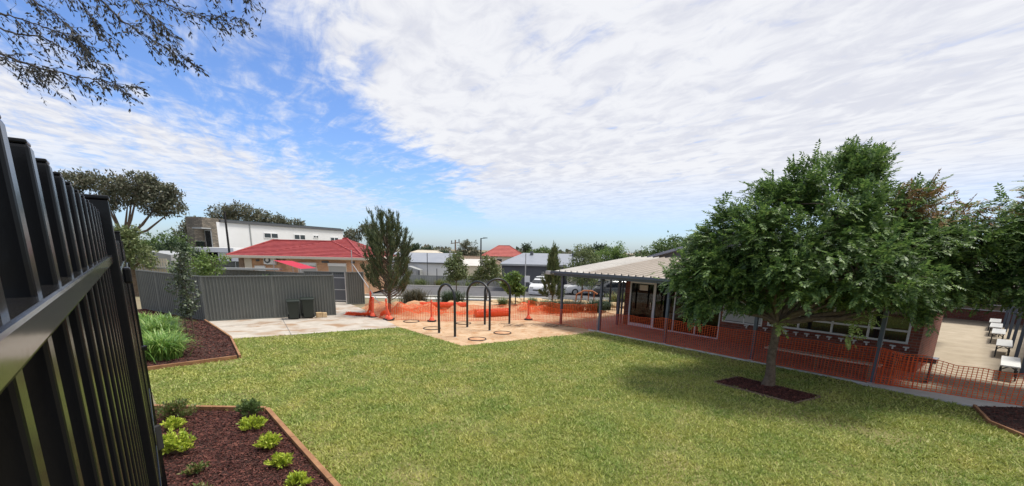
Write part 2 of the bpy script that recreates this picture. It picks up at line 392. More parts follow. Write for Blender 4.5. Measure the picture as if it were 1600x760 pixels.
kind(part('concrete_pad', MB().prism(PAD, -0.04, 0.012), M['concrete']))
for i, (a, b) in enumerate([((-12.4, 18.3), (-7.4, 23.2)), ((-8.6, 17.1), (-13.0, 24.5))]):
    kind(part('expansion_joint', MB().bar((*a, 0.0128), (*b, 0.0128), 0.02, 0.004), M['shed']))
# street level terrace behind the iron fence, and its retaining wall
dF = np.array([-0.6397, 0.7686]); nF = np.array([-0.7686, -0.6397])
def FP(t, w=0.068): p = dF*t + nF*w; return (float(p[0]), float(p[1]))
kind(part('terrace', MB().prism([FP(-6, .15), FP(5.5, .15), FP(5.5, 14), FP(-6, 14)], -0.5, 1.79), M['ground']))
rw = thing('retaining_wall', 'charcoal block retaining wall hidden below the black iron fence', 'wall', (*FP(0, .1), 0))
part('wall', MB().add([(*(np.array(FP(t, w))-np.array(FP(0, .1))), z) for z in (0, 1.8) for t, w in ((-6, .112), (5.42, .112), (5.42, .149), (-6, .149))],
     [(0, 3, 2, 1), (4, 5, 6, 7), (0, 1, 5, 4), (1, 2, 6, 5), (2, 3, 7, 6), (3, 0, 4, 7)]), M['shed'], rw)

# sandy playground fill with dug mounds behind the net
def sandz(x, y):
    h = 0
    for cx, cy, r, a in MOUNDS:
        q = ((x-cx)/r[0])**2+((y-cy)/r[1])**2
        if q < 1: h = max(h, a*(1-q)**0.8*(1+0.35*math.sin(x*3.1+y*2.2)+0.25*math.sin(x*6.3-y*4.7)))
    return h
MOUNDS = [(-5.6, 24.6, (1.9, 1.6), 0.42), (-3.4, 25.4, (2.2, 1.5), 0.34), (-1.6, 24.3, (1.6, 1.0), 0.22), (0.4, 25.8, (2.4, 1.4), 0.26), (2.6, 26.6, (1.8, 1.2), 0.2), (-7.2, 25.6, (1.4, 1.2), 0.26), (-4.9, 23.2, (1.1, .7), .16), (-2.6, 23.2, (1.3, .6), .12)]
def grid_mesh(name, x0, x1, y0, y1, step, zf, m, inside=None):
    xs = np.arange(x0, x1+1e-6, step); ys = np.arange(y0, y1+1e-6, step)
    V = [(x, y, zf(x, y)) for y in ys for x in xs]; nx = len(xs)
    F = [(j*nx+i, j*nx+i+1, (j+1)*nx+i+1, (j+1)*nx+i) for j in range(len(ys)-1) for i in range(nx-1)
         if inside is None or inside((xs[i]+xs[i+1])/2, (ys[j]+ys[j+1])/2)]
    o = npart(name, V, F, m); o.data.polygons.foreach_set('use_smooth', [True]*len(o.data.polygons)); return o
SAND = [(-1.8, 15.76), (-4.95, 19.36), (-8.2, 24.6), (-4.0, 30.2), (8.5, 30.2), (7.3, 24.5), (4.4, 20.2), (3.55, 19.1)]
kind(part('sand_ground', MB().prism(SAND, -0.05, 0.008), M['sand']))
def msand(x, y): return sandz(x, y) - 0.01 + 0.05*math.sin(x*5.1+math.sin(y*3))*math.sin(y*4.3+x)+.03*math.sin(x*11+y*3)*math.sin(y*9.7) if sandz(x, y) > 0 else -0.03
kind(grid_mesh('dirt_mounds', -8.7, 4.6, 22.4, 28.2, 0.11, msand, M['dirt']))
# garden mulch
def mulch(poly, h=0.03): return kind(part('mulch', MB().prism(poly, -0.04, h), M['mulchbase']))
BED1 = [(-9.93, 11.7), (-8.4, 13.3), (-10.35, 16.1), (-13.72, 19.72), (-19.2, 23.1), (-15, 12.5)]
BED2 = [(-7.4, 8.72), (-5.1, 8.75), (-2.66, 5.95), (-1.5, 4.5), (-3.2, 3.8), (-7.6, 8.2)]
BED3 = [(10.98, 10.12), (10.28, 9.1), (10.1, 7.0), (12.5, 5.5), (15, 8), (12.4, 10.1)]
TREEBED = [(5.55, 11.72), (6.45, 12.25), (7.62, 10.65), (6.72, 10.15)]
for b in (BED1, BED2, BED3, TREEBED): mulch(b)
def inpoly(P, poly):
    x, y = P[:, 0], P[:, 1]; c = np.zeros(len(P), bool); n = len(poly); j = n-1
    for i in range(n):
        xi, yi = poly[i]; xj, yj = poly[j]
        m = ((yi > y) != (yj > y)) & (x < (xj-xi)*(y-yi)/((yj-yi) + 1e-12)+xi); c ^= m; j = i
    return c
def sample_poly(poly, n):
    p = np.array(poly); lo, hi = p.min(0), p.max(0); out = np.zeros((0, 2))
    while len(out) < n:
        q = rng.uniform(lo, hi, (n*2, 2)); out = np.vstack([out, q[inpoly(q, poly)]])
    return out[:n]
def unit(a): return a/np.maximum(np.linalg.norm(a, axis=-1, keepdims=True), 1e-9)
def chips(poly, n, z=0.03, s=(0.018, 0.05)):
    P = sample_poly(poly, n); c = np.c_[P, z+rng.uniform(0.0, 0.025, n)]
    d = unit(np.c_[rng.normal(size=(n, 2)), rng.normal(0, .35, n)]); u = unit(rng.normal(size=(n, 3))+[0, 0, 1.2])
    w = unit(np.cross(d, u)); L = rng.uniform(*s, n)[:, None]*.5; W = L*rng.uniform(.2, .5, (n, 1))
    V = np.stack([c-d*L-w*W, c+d*L-w*W*.6, c+d*L*.9+w*W, c-d*L+w*W*.7], 1).reshape(-1, 3)
    return kind(npart('bark_chips', V, np.arange(n*4).reshape(-1, 4), M['chip']), 'stuff')
chips(BED2, 30000, s=(.018, .055)); chips(BED1, 22000, s=(.03, .08)); chips(TREEBED, 6000, s=(.025, .06)); chips(BED3, 5000, s=(.03, .06))

# grass blades, thinning with distance from the near edge of the lawn
n = 340000
P = rng.uniform([-10.3, 3.5], [11.2, 19.4], (n*4, 2))
d = np.hypot(P[:, 0], P[:, 1]); P = P[rng.random(len(P)) < np.clip((6.8/d)**1.6, 0, 1)]
P = P[inpoly(P, LAWN)]
for b in (BED2, TREEBED, BED1, BED3): P = P[~inpoly(P, b)]
pn = np.sin(P[:, 0]*1.7+np.sin(P[:, 1]*2.1)*1.3)+np.sin(P[:, 1]*2.9+P[:, 0]*.8)
P = P[rng.random(len(P)) < 0.72+0.2*pn][:n]
n = len(P); d = np.hypot(P[:, 0], P[:, 1])[:, None]
# clump the blades a little
cl = np.floor(P*14)/14; ph = np.sin(cl[:, 0]*91.7+cl[:, 1]*57.3)*43758.5; ph = (ph-np.floor(ph))[:, None]
base = np.c_[P, np.full(n, -0.002)]
lean = unit(rng.normal(size=(n, 2))); hgt = rng.uniform(.022, .056, (n, 1))*(0.45+1.1*ph)
tip = base+np.c_[lean*hgt*rng.uniform(.4, 1.5, (n, 1)), hgt]
wd = np.c_[unit(rng.normal(size=(n, 2))), np.zeros(n)]*(0.004+0.0009*d)
V = np.stack([base-wd, base+wd, tip], 1).reshape(-1, 3)
kind(npart('grass', V, np.arange(n*3).reshape(-1, 3), M['grass']), 'stuff')

# bark, clippings and dead leaves strayed onto the turf
def litter(name, P, m, smin, smax, k_):
    n = len(P); c = np.c_[P, np.full(n, .028)+rng.uniform(0, .015, n)]; d = unit(np.c_[rng.normal(size=(n, 2)), rng.normal(0, .25, n)]); w = unit(np.cross(d, rng.normal(size=(n, 3))*.4+[0, 0, 1])); L = rng.uniform(smin, smax, n)[:, None]*.5; W = L*rng.uniform(.25, .5, (n, 1))
    V = np.stack([c-d*L, c+w*W, c+d*L, c-w*W], 1).reshape(-1, 3); return kind(npart(name, V, np.arange(n*4).reshape(-1, 4), m), 'stuff')
q = np.vstack([np.array(a)+(np.array(b)-np.array(a))*rng.random((170, 1))+rng.normal(0, .13, (170, 2)) for a, b in (((-5.1, 8.75), (-2.6, 5.95)), ((-7.3, 8.8), (-5.1, 8.8)), ((-9.9, 11.7), (-8.35, 13.25)), ((5.5, 11.7), (6.7, 10.1)), ((6.7, 10.1), (7.65, 10.6)), ((10.95, 10.1), (10.2, 9.0)))])
q = q[inpoly(q, LAWN)]; litter('stray_bark', q, M['chip'], .02, .05, 0)
cen_ = rng.uniform([-8, 4.5], [10, 17], (70, 2)); q = np.repeat(cen_, 9, 0)+rng.normal(0, .16, (630, 2)); q = q[inpoly(q, LAWN)]
for b in (BED2, TREEBED, BED1, BED3): q = q[~inpoly(q, b)]
litter('dead_clippings', q, mat('dead_grass', (.10, .07, .035), .95, island=[(.05, .035, .02), (.14, .095, .045), (.26, .2, .10)]), .025, .06, 0)
# timber edging
def edging(label, segs, h=0.13, w=0.05, m='timber', z0=-0.02, sink=None):
    x0, y0 = segs[0][0]
    t = thing('timber_edging', label, 'edging', (x0, y0, 0))
    for a, b in segs:
        part('sleeper', MB().bar((a[0]-x0, a[1]-y0, z0+h/2), (b[0]-x0, b[1]-y0, z0+h/2), w, h), M[m], t, bevel=0.004)
    return t
edging('orange pine edging of the far corner garden bed beside the concrete pad', [((-10.1, 11.5), (-8.36, 13.2)), ((-8.3, 13.26), (-10.3, 16.06)), ((-10.33, 16.1), (-12.0, 17.9)), ((-12.03, 17.93), (-13.7, 19.7))], h=.13, w=.06)
edging('long pine sleeper edging of the near garden bed with small lime shrubs', [((-7.5, 8.79), (-6.2, 8.8)), ((-6.19, 8.8), (-5.12, 8.82)), ((-5.06, 8.78), (-3.85, 7.37)), ((-3.84, 7.36), (-2.62, 5.95)), ((-2.61, 5.94), (-1.4, 4.55))], h=.13, w=.085)
edging('thin timber edging round the mulch square under the large leafy tree', [((5.5, 11.74), (6.43, 12.32)), ((6.46, 12.3), (7.68, 10.65)), ((7.66, 10.6), (6.7, 10.08)), ((6.66, 10.1), (5.5, 11.7))], h=.06, w=.035, m='timber_grey')
edging('pale timber edging of the mulch bed at the right end of the lawn', [((10.96, 10.1), (10.24, 9.06)), ((10.23, 9.04), (9.95, 7.0))], h=.10, w=.05)

# building frame: origin at the second veranda post, x along the veranda, y into the building
BO = (3.8, 19.45); BR = rad(-50.35); bu = np.array([.638, -.770]); bv = np.array([.770, .638])
def BW(u, v): p = np.array(BO)+bu*u+bv*v; return (float(p[0]), float(p[1]))
kind(part('paved_path', MB().prism([BW(0.0, -.18), BW(9.75, -.18), BW(10.2, 0.3), BW(10.2, 2.6), BW(-.5, 2.6), BW(-.5, 8.5), BW(-3.2, 8.5), BW(-2.9, 6), BW(-1.9, 1.0), BW(-.4, -.18)], -0.06, 0.03), M['paver']))
pv = bpy.data.objects['paved_path']
kind(part('path_edge', MB().bar((*BW(-0.4, -.22), 0.012), (*BW(9.75, -.22), 0.012), 0.08, 0.06), M['concgrey']))
kind(part('path', MB().prism([BW(10.2, .32), BW(13.9, -.6), BW(15.0, 8), BW(14, 24), BW(7.5, 24), BW(7.5, 6), BW(10.1, 5.5)], -0.05, 0.02), M['path']))
kind(part('concrete_strip', MB().prism([(9.56, 11.88), BW(9.78, -.02), BW(10.8, .24), BW(12.7, .64), (12.0, 9.9), (11.0, 10.12)], -0.04, 0.028), M['concgrey']))

# road, kerbs and verge
def strip(name, ya, yb, dz, m, x0=-60, x1=60, th=0.0):
    V = []; xs = [x0, x1]
    za, zb = gz(ya)+dz, gz(yb)+dz
    mb = MB(); mb.add([(x0, ya, za), (x1, ya, za), (x1, yb, zb), (x0, yb, zb), (x0, ya, za-.3), (x1, ya, za-.3), (x1, yb, zb-.3), (x0, yb, zb-.3)],
        [(0, 1, 2, 3), (4, 7, 6, 5), (0, 4, 5, 1), (2, 6, 7, 3)])
    return kind(part(name, mb, m))
strip('road', 35.4, 53.0, 0.0, M['asphalt'])
strip('kerb', 34.9, 35.4, 0.10, M['kerb'])
strip('kerb', 53.0, 53.6, 0.14, M['kerb'])
strip('footpath', 32.2, 34.0, 0.02, M['concgrey'])
strip('verge', 53.6, 60.0, 0.06, M['ground'])

# ------------------------------------------------------------------ plants
def leaf_quads(c, d, u, L, W):
    """pointed leaf: 4 vertices, from the stalk c along d"""
    w = unit(np.cross(d, u))
    return np.stack([c, c+d*L*.45+w*W, c+d*L, c+d*L*.45-w*W], 1).reshape(-1, 3)
def lobes_points(lobes, clumps, per, spread, shell=(0.55, 1.0), flat=0.75):
    C = []; Dn = []
    vol = np.array([l[3]*l[4]*l[5] for l in lobes])**.67; vol = vol/vol.sum()
    for l, f in zip(lobes, vol):
        k = max(2, int(round(clumps*f)))
        dd = unit(rng.normal(size=(k, 3))); r = rng.uniform(*shell, (k, 1))
        C.append(np.array(l[:3])+dd*r*np.array(l[3:6])); Dn.append(dd)
    C = np.vstack(C); Dn = np.vstack(Dn)
    idx = np.repeat(np.arange(len(C)), per)
    sz = rng.uniform(.6, 1.3, len(C))[idx][:, None]
    P = C[idx]+rng.normal(size=(len(idx), 3))*spread*sz*[1, 1, flat]
    return C, P, Dn[idx], idx
def wood(lobes, C, trunk_h, r0, lean=(0, 0), limbs=True, twigs=True, seg=7, stems=1):
    mb = MB(); top = Vector((lean[0], lean[1], trunk_h))
    k = 7; pts = []; rs = []
    for i in range(k+1):
        f = i/k; pts.append((lean[0]*f**1.3+rnd.uniform(-1, 1)*r0*.25*(0 < i < k), lean[1]*f**1.3+rnd.uniform(-1, 1)*r0*.25*(0 < i < k), trunk_h*f)); rs.append(r0*(1.35-.9*min(f*4, 1)*.39)*(1-.28*f) if i else r0*1.5)
    if stems == 1: mb.tube(pts, rs, 10)
    if limbs:
        for l in lobes:
            e = Vector(l[:3]); e.z -= l[5]*.25
            mid = top.lerp(e, .45)+Vector((rnd.uniform(-.1, .1), rnd.uniform(-.1, .1), -.08*(e-top).length+.05))
            st = top if stems == 1 else Vector((rnd.uniform(-.05, .05), rnd.uniform(-.05, .05), 0))
            mb.tube([st-Vector((0, 0, .08)), st.lerp(mid, .5)+Vector((0, 0, .03)), mid, mid.lerp(e, .55), e], [r0*.55, r0*.45, r0*.34, r0*.22, r0*.08], seg)
    if twigs:
        A = [(Vector(l[:3]), l) for l in lobes]
        for c in C:
            c = Vector(c); near = min(A, key=lambda q: (q[0]-c).length)[0]; s = near.lerp(c, .1)
            mb.tube([s-Vector((0, 0, .1)), s.lerp(c, .5)+Vector((rnd.uniform(-.05, .05), rnd.uniform(-.05, .05), -.02)), c], [r0*.16, r0*.1, r0*.04], 4, cap=False)
    return mb
def foliage(name, P, Dn, L, W, m, parent, style='any', jitter=.7):
    n = len(P)
    if style == 'up': d = unit(Dn*.25+rng.normal(size=(n, 3))*.35+[0, 0, 1.0])
    elif style == 'droop': d = unit(Dn*.4+rng.normal(size=(n, 3))*.5+[0, 0, -.8])
    else: d = unit(Dn*.5+rng.normal(size=(n, 3))*jitter)
    u = unit(rng.normal(size=(n, 3))+[0, 0, 1.0])
    s = rng.uniform(.65, 1.25, (n, 1))
    V = leaf_quads(P, d, u, L*s, W*s)
    return npart(name, V, np.arange(n*4).reshape(-1, 4), m, parent)
def tree(name, label, loc, trunk_h, r0, lobes, clumps, per, spread, L, W, m, bark='bark', group=None, cat='tree', style='any', lean=(0, 0), twigs=True, stems=1, shell=(.45, 1.0), flat=.75):
    t = thing(name, label, cat, loc, 0, group)
    C, P, Dn, idx = lobes_points(lobes, clumps, per, spread, shell, flat)
    part('trunk', wood(lobes, C, trunk_h, r0, lean, twigs=twigs, stems=stems), M[bark], t)
    foliage('crown', P, Dn, L, W, M[m], t, style)
    return t
def fronds(name, P, D, m, parent, L=.30, pairs=6, ll=.10, lw=.020, droop=.35):
    """compound leaves: a rachis with pairs of leaflets; P bases, D directions"""
    n = len(P); L = L*rng.uniform(.7, 1.2, (n, 1)); up = np.array([0, 0, 1.0])
    side = unit(np.cross(D, up)+rng.normal(size=(n, 3))*.25); nrm = unit(np.cross(side, D))
    Vs = []
    # rachis
    tipd = unit(D+[0, 0, -droop]); w = side*.0025
    mid = P+D*L*.5; tip = mid+tipd*L*.5
    Vs.append(np.stack([P-w, P+w, mid+w, mid-w], 1).reshape(-1, 3))
    for k in range(pairs):
        f = .22+.78*k/(pairs-1)
        c = P+D*L*min(f, .5)+tipd*L*max(0, f-.5)
        dd = D if f < .5 else tipd
        sz = ll*(1-.35*abs(f-.5))*rng.uniform(.8, 1.15, (n, 1))
        for sgn in (-1, 1):
            d = unit(side*sgn+dd*.65+nrm*rng.normal(0, .18, (n, 1))+[0, 0, -.18])
            Vs.append(leaf_quads(c, d, nrm, sz, lw*sz/ll*1.05))
    c = tip; Vs.append(leaf_quads(c, tipd, nrm, np.full((n, 1), ll), lw))
    V = np.vstack(Vs)
    # keep every frond's leaflets one island group each (colour varies leaflet by leaflet, softly)
    return npart(name, V, np.arange(len(V)).reshape(-1, 4), m, parent)

# the large ash on the lawn
def ash_tree(label, loc, lobes, clumps, per, trunk_h, r0, young=True, extra_lime=None, tips=()):
    t = thing('ash_tree', label, 'tree', loc)
    C, P, Dn, idx = lobes_points(lobes, clumps, per, .165, (.4, 1.0), .7)
    cen = np.mean([l[:3] for l in lobes], 0)
    # ragged leaders: rows of fronds on shoots standing out of the crown
    for a, b, k in tips:
        a, b = np.array(a), np.array(b); f = rng.random((k, 1)); q = a+(b-a)*f+rng.normal(size=(k, 3))*.10*(1.3-f)
        P = np.vstack([P, q]); Dn = np.vstack([Dn, unit(rng.normal(size=(k, 3))+unit(b-a)*.8)])
    out = unit(P-cen)
    D = unit(out*.7+rng.normal(size=P.shape)*.55+[0, 0, .12])
    mb = wood(lobes, C, trunk_h, r0)
    for a, b, k in tips: mb.tube([a, b], [.012, .004], 4)
    part('trunk', mb, M['bark'], t)
    sel = np.zeros(len(P), bool)
    if young:
        s = np.sin(P[:, 0]*2.3+1.0)+np.sin(P[:, 1]*1.9)+np.sin(P[:, 2]*3.1)
        top = (P[:, 2] > YOUNG[2]-.45) & (np.hypot(P[:, 0]-YOUNG[0], P[:, 1]-YOUNG[1]) < YOUNG[3])
        sel = top & (out[:, 2] > .1) & (rng.random(len(P)) < .55)
    fronds('crown', P[~sel], D[~sel], M['leaf_ash'], t)
    if sel.any(): o = fronds('new_growth', P[sel], D[sel], M['leaf_ashyoung'], t); o['label'] = 'bronze tinged young leaves'
    if extra_lime is not None:
        q = np.array(extra_lime, float); dq = unit(np.array([[.1, -.5, .5], [-.6, -.5, .1], [.6, -.5, .1], [-.3, -.6, -.5], [.3, -.6, -.6], [0, -.4, -1], [0, -.8, .1]]))
        Q = np.repeat(q, len(dq), 0); DQ = np.tile(dq, (len(q), 1))
        for _q in range(len(q)):
          o = fronds('lime_shoot', Q[_q*len(dq):(_q+1)*len(dq)], DQ[_q*len(dq):(_q+1)*len(dq)], M['leaf_lime'], t, L=.32, ll=.09); o['label'] = 'fresh yellow green shoot'
    return t
YOUNG = (3.2, -.2, 4.6, 1.0)
LOB = [(0.55, 0.1, 3.9, 2.1, 1.9, 1.5), (-1.15, 0, 3.2, 1.45, 1.5, 1.05), (2.05, 0.1, 3.7, 1.7, 1.6, 1.25), (3.35, 0, 3.1, 1.3, 1.4, 1.15), (-1.9, -0.1, 2.45, 0.85, 1.1, 0.7),
       (-0.55, -0.6, 2.85, 1.2, 1.2, 0.42), (1.45, -0.7, 2.6, 1.3, 1.2, 0.55), (2.95, -0.6, 2.5, 1.15, 1, 0.6), (3.95, -0.2, 2.6, 0.85, 0.9, 0.6), (1.25, 0.2, 5.1, 0.75, 0.8, 0.65), (-0.05, 0.2, 4.75, 0.8, 0.9, 0.55),
       (0.75, 1.6, 3.2, 1.8, 1.3, 1.1), (-1.05, 1.3, 2.7, 1.2, 1.1, 0.8), (2.75, 1.4, 2.9, 1.4, 1.2, 0.9), (0.65, -1.5, 3.1, 1.7, 1, 0.9), (2.55, 0.1, 4.5, 0.9, 0.9, 0.55), (-1.65, 0.2, 3.7, 0.75, 0.8, 0.5)]
LOB += [(4.0, -.5, 3.4, 1.0, 1.0, .75), (3.3, -.5, 4.0, 1.1, 1.0, .7), (-.9, 0, 4.3, 1.0, .9, .6), (3.2, 0, 3.95, 1.1, 1.0, .75), (4.1, 0, 3.0, .75, .8, .6), (1.35, .1, 5.35, .6, .6, .5), (-1.9, 0, 2.9, 1.0, 1.0, .8)]
ash_tree('large leafy green tree standing in a mulch square on the lawn', (6.85, 11.5, 0), [(a, b, c+(.18 if c < 2.9 else 0), d_, e_, f_) for a, b, c, d_, e_, f_ in LOB], 520, 35, 1.75, .12,
    extra_lime=[(.55, -1.75, 2.05), (.5, -1.8, 1.75), (1.0, -1.7, 2.2), (-.75, -1.3, 1.9)],
    tips=[((1.05, .1, 5.1), (1.2, 0, 5.95), 50), ((1.25, .1, 5.3), (1.85, 0, 5.65), 30), ((-1.45, .1, 3.9), (-1.75, 0, 4.55), 40), ((0.05, .1, 5.0), (-0.15, 0, 5.45), 30), ((2.65, 0, 4.3), (2.85, 0, 5.0), 24), ((3.45, 0, 4.0), (3.95, 0, 4.6), 22), ((-2.25, 0, 2.9), (-2.65, 0, 3.4), 24), ((3.95, 0, 3.0), (4.6, -.1, 3.3), 24), ((0.65, .1, 5.0), (0.6, 0, 5.5), 24)])
YOUNG = (-1.6, -.3, 4.7, .9)
ash_tree('leafy green tree with bronze tips cut off by the right edge', (13.25, 10.2, 0), [(0, 0, 3.9, 1.9, 1.7, 1.4), (-1.5, 0, 3.9, .9, .9, .85), (-1.3, -.2, 2.9, 1.0, 1.1, .7), (1.4, .2, 3.6, 1.4, 1.5, 1.2), (-.9, 0.1, 4.9, .7, .7, .5), (-.2, -.9, 3.0, 1.2, .9, .7)], 230, 32, 2.0, .10,
    tips=[((-1.2, 0, 5.0), (-1.75, 0, 5.45), 34), ((-.6, 0, 5.2), (-.7, 0, 5.6), 24), ((-2.0, 0, 4.3), (-2.75, 0, 4.7), 26), ((-1.5, 0, 4.9), (-2.3, 0, 5.1), 20)])

# slender upright tree behind the bins (feathery needles)
def feather_tree(label, loc, H, R, n, r0, m='leaf_sheoak', base=.28, name='native_pine', group=None, stems=9, asym=0.0, tuft=26, L=.16, W=.011, prof=lambda f: math.sin(min(1, f*1.25+.12)*math.pi)**.7):
    t = thing(name, label, 'tree', loc, 0, group); mb = MB()
    lo = []
    P = []; D = []
    mb.tube([(0, 0, 0), (.02, 0, H*.15), (0, .02, H*.45), (.03, 0, H*.8), (.06, 0, H*.97)], [r0*1.2, r0, r0*.7, r0*.35, r0*.1], 8)
    for k in range(n):
        f = (k+.5)/n; a = k*2.4+rnd.uniform(-.5, .5); zb = H*(.12+.62*f*.9)
        rr = R*prof(f)*rnd.uniform(.55, 1.12)
        ze = H*(base+.08+(.93-base-.08)*f)+rnd.uniform(-.12, .18)*H*.3*(1-.4*f)
        ze = max(ze, H*base)
        x, y = math.cos(a)*rr*(1+asym*math.cos(a)), math.sin(a)*rr
        s = Vector((0, 0, zb)); e = Vector((x, y, ze)); m1 = Vector((x*.55, y*.55, zb+(ze-zb)*.3)); m2 = Vector((x*.88, y*.88, zb+(ze-zb)*.62))
        mb.tube([s, m1, m2, e], [r0*.35, r0*.24, r0*.15, r0*.05], 5)
        dirv = (e-m1).normalized()
        for q in range(int(7)):
            g = (q+1)/7; c = m1.lerp(m2, g*2) if g < .5 else m2.lerp(e, (g-.5)*2)
            side = Vector((rnd.uniform(-1, 1), rnd.uniform(-1, 1), rnd.uniform(.1, 1)))*.14*H/5
            for h in range(2):
                tp = c+side*(.5+.6*h)+dirv*rnd.uniform(0, .15)
                mb.tube([c, tp], [r0*.06, r0*.03], 3, cap=False)
                for _ in range(tuft//2):
                    P.append(c.lerp(tp, rnd.uniform(.1, 1.1))+Vector((rnd.gauss(0, .03), rnd.gauss(0, .03), rnd.gauss(0, .05)))); D.append(dirv*.7+Vector((0, 0, .55)))
    P = np.array(P); D = np.array(D); d = unit(D+rng.normal(size=P.shape)*.33); u = unit(rng.normal(size=P.shape)); s = rng.uniform(.6, 1.3, (len(P), 1))
    part('trunk', mb, M['bark'], t)
    npart('crown', leaf_quads(P, d, u, L*s, W*s), np.arange(len(P)*4).reshape(-1, 4), M[m], t)
    return t
feather_tree('upright feathery tree beside the grey panel gate and orange bollards', (-6.45, 23.3, 0), 5.35, 1.5, 84, .075, base=.2, tuft=34, L=.21, W=.014, prof=lambda f: .98-.55*f**1.6 if f > .25 else .6+.38*f/.25)
feather_tree('tall narrow spindly conifer left of the veranda corner', (2.35, 27.3, 0), 3.85, .55, 60, .045, m='leaf_olive', base=.1, name='slender_conifer', tuft=30, L=.17, W=.016, prof=lambda f: (1-f)**.8*1.2+.05)

def ell(*a): return a
tree('street_tree', 'bushy young street tree on a thin trunk, left one behind the first hoop', (-4.05, 32.0, -.16), 1.35, .045, [(0, 0, 2.2, .75, .7, .8), (-.3, 0, 2.7, .5, .5, .55), (.35, 0, 1.9, .6, .6, .5), (-.4, 0, 1.7, .5, .5, .4), (.1, 0, 3.0, .4, .4, .35)], 150, 26, .12, .16, .034, 'leaf_olive', group='young street trees by the road', style='droop')
tree('street_tree', 'bushy young street tree behind the middle hoop with a leaning trunk', (-1.95, 32.6, -.18), 1.3, .045, [(0, 0, 2.1, .85, .7, .75), (-.5, 0, 1.7, .6, .6, .5), (.6, 0, 2.0, .6, .6, .7), (.1, 0, 2.8, .5, .5, .4), (-.9, 0, 1.4, .4, .4, .35)], 150, 26, .12, .16, .036, 'leaf_olive', group='young street trees by the road', lean=(.15, 0))
tree('sapling', 'bright lime green young tree tied to two black stakes', (-.15, 26.4, 0.15), .8, .03, [(0, 0, 1.25, .35, .35, .45), (-.25, 0, 1.55, .22, .22, .4), (.3, 0, 1.6, .2, .2, .45), (.45, 0, .95, .35, .3, .25)], 80, 30, .09, .17, .05, 'leaf_bright')
for dx, lab in ((.28, 'black stake close beside the lime green sapling'), (.78, 'outer black stake to the right of the lime green sapling')):
    tag(part('tree_stake', MB().tube([(-.15+dx, 26.3, 0), (-.15+dx, 26.3, 1.12)], .03, 6), M['rubber']), lab, 'stake')
tree('row_tree', 'tall green street tree left of the pair above the veranda roof', (5.4, 35.5, -.3), 1.4, .08, [(0, 0, 3.0, 1.2, 1.1, 1.2), (-.5, 0, 2.2, 1.2, 1, .8), (.7, 0, 2.6, 1.0, 1, 1.0), (-.1, 0, 3.7, .8, .8, .6), (.2, 0, 1.6, 1.0, .9, .6)], 190, 32, .18, .17, .035, 'leaf_olive', style='droop')
tree('row_tree', 'yellow green street tree right of the pair above the veranda roof', (8.4, 42.0, -.5), 1.6, .09, [(0, 0, 3.4, 1.3, 1.2, 1.1), (-.9, 0, 3.0, 1.0, 1, 1.0), (1.1, 0, 3.5, .9, 1, .7), (.2, 0, 2.5, 1.4, 1.2, .9), (1.0, 0, 4.2, .6, .6, .45)], 190, 32, .2, .2, .04, 'leaf_bright')
tree('garden_tree', 'dark green rounded tree behind the grey gable roof', (18.3, 55, -1.1), 2.5, .15, [(0, 0, 5.0, 2.0, 1.8, 1.4), (-2.0, 0, 3.9, 1.6, 1.5, 1.2), (1.8, 0, 5.2, 1.6, 1.6, 1.3), (-3.4, 0, 3.2, 1.2, 1.2, .8), (3.5, 0, 4.6, 1.5, 1.5, 1.4)], 240, 30, .32, .3, .07, 'leaf_mid')
# far trees
def far_tree(label, x, y, top, w, m='leaf_dark', name='distant_tree', lo=None, n=120, leaf=.5, group='distant trees on the skyline', trunk='bark', r=.25):
    z0 = gz(y); H = top-z0
    lobes = lo or [(0, 0, H*.68, w*.32, w*.3, H*.24), (-w*.25, 0, H*.55, w*.26, w*.25, H*.2), (w*.26, 0, H*.58, w*.26, w*.25, H*.2), (w*.08, 0, H*.82, w*.22, w*.2, H*.16)]
    return tree(name, label, (x, y, z0), H*.38, r, lobes, int(n*1.3), 30, leaf*.75, leaf, leaf*.22, m, bark=trunk, group=group, twigs=False)
# gum with a spreading crown, far left, and the greenery under it
g = far_tree('broad spreading gum tree with pale limbs, farthest left on the skyline', -52.5, 62, 12.0, 16, 'leaf_gum', 'gum_tree',
    [(-6.5, 0, 12.0, 3.4, 2.5, 1.3), (-2.0, 0, 12.1, 3.4, 2.5, 1.2), (3.2, 0, 12.2, 3.2, 2.5, 1.1), (6.2, 0, 10.9, 2.3, 2, 1.3), (7.3, 0, 9.2, 1.3, 1.5, .9), (1.0, .5, 10.2, 3.0, 2, .7), (4.6, 0, 8.9, 1.8, 1.5, .7), (-4.5, 0, 10.0, 2.2, 2, .8), (-8.6, 0, 10.6, 1.5, 1.5, 1.0), (2.2, 0, 11.2, 4.5, 2, .9), (5.4, 0, 9.9, 2.6, 2, .9), (-1, 0, 9.4, 1.6, 1.5, .5), (-7.5, 0, 9.4, 1.6, 1.5, .9)], 420, .42, None, 'bark', .42)
far_tree('rounded bright green garden tree below the spreading gum', -39.5, 52, 4.8, 6.0, 'leaf_mid', 'garden_tree', [(0, 0, 4.3, 2.6, 2, 1.5), (-2.2, 0, 3.6, 1.8, 2, 1.2), (2.0, 0, 3.6, 1.6, 1.8, 1.2), (-.2, 0, 2.4, 3.2, 2, 1.0)], 130, .3, None)
far_tree('dark low tree between the gum and the stone fronted house', -37.0, 50, 3.7, 5.0, 'leaf_dark', 'garden_tree', [(0, 0, 3.2, 2.0, 1.6, 1.3), (1.3, 0, 2.4, 1.5, 1.5, 1.1), (-1.6, 0, 2.6, 1.6, 1.6, 1.2)], 110, .3, None)
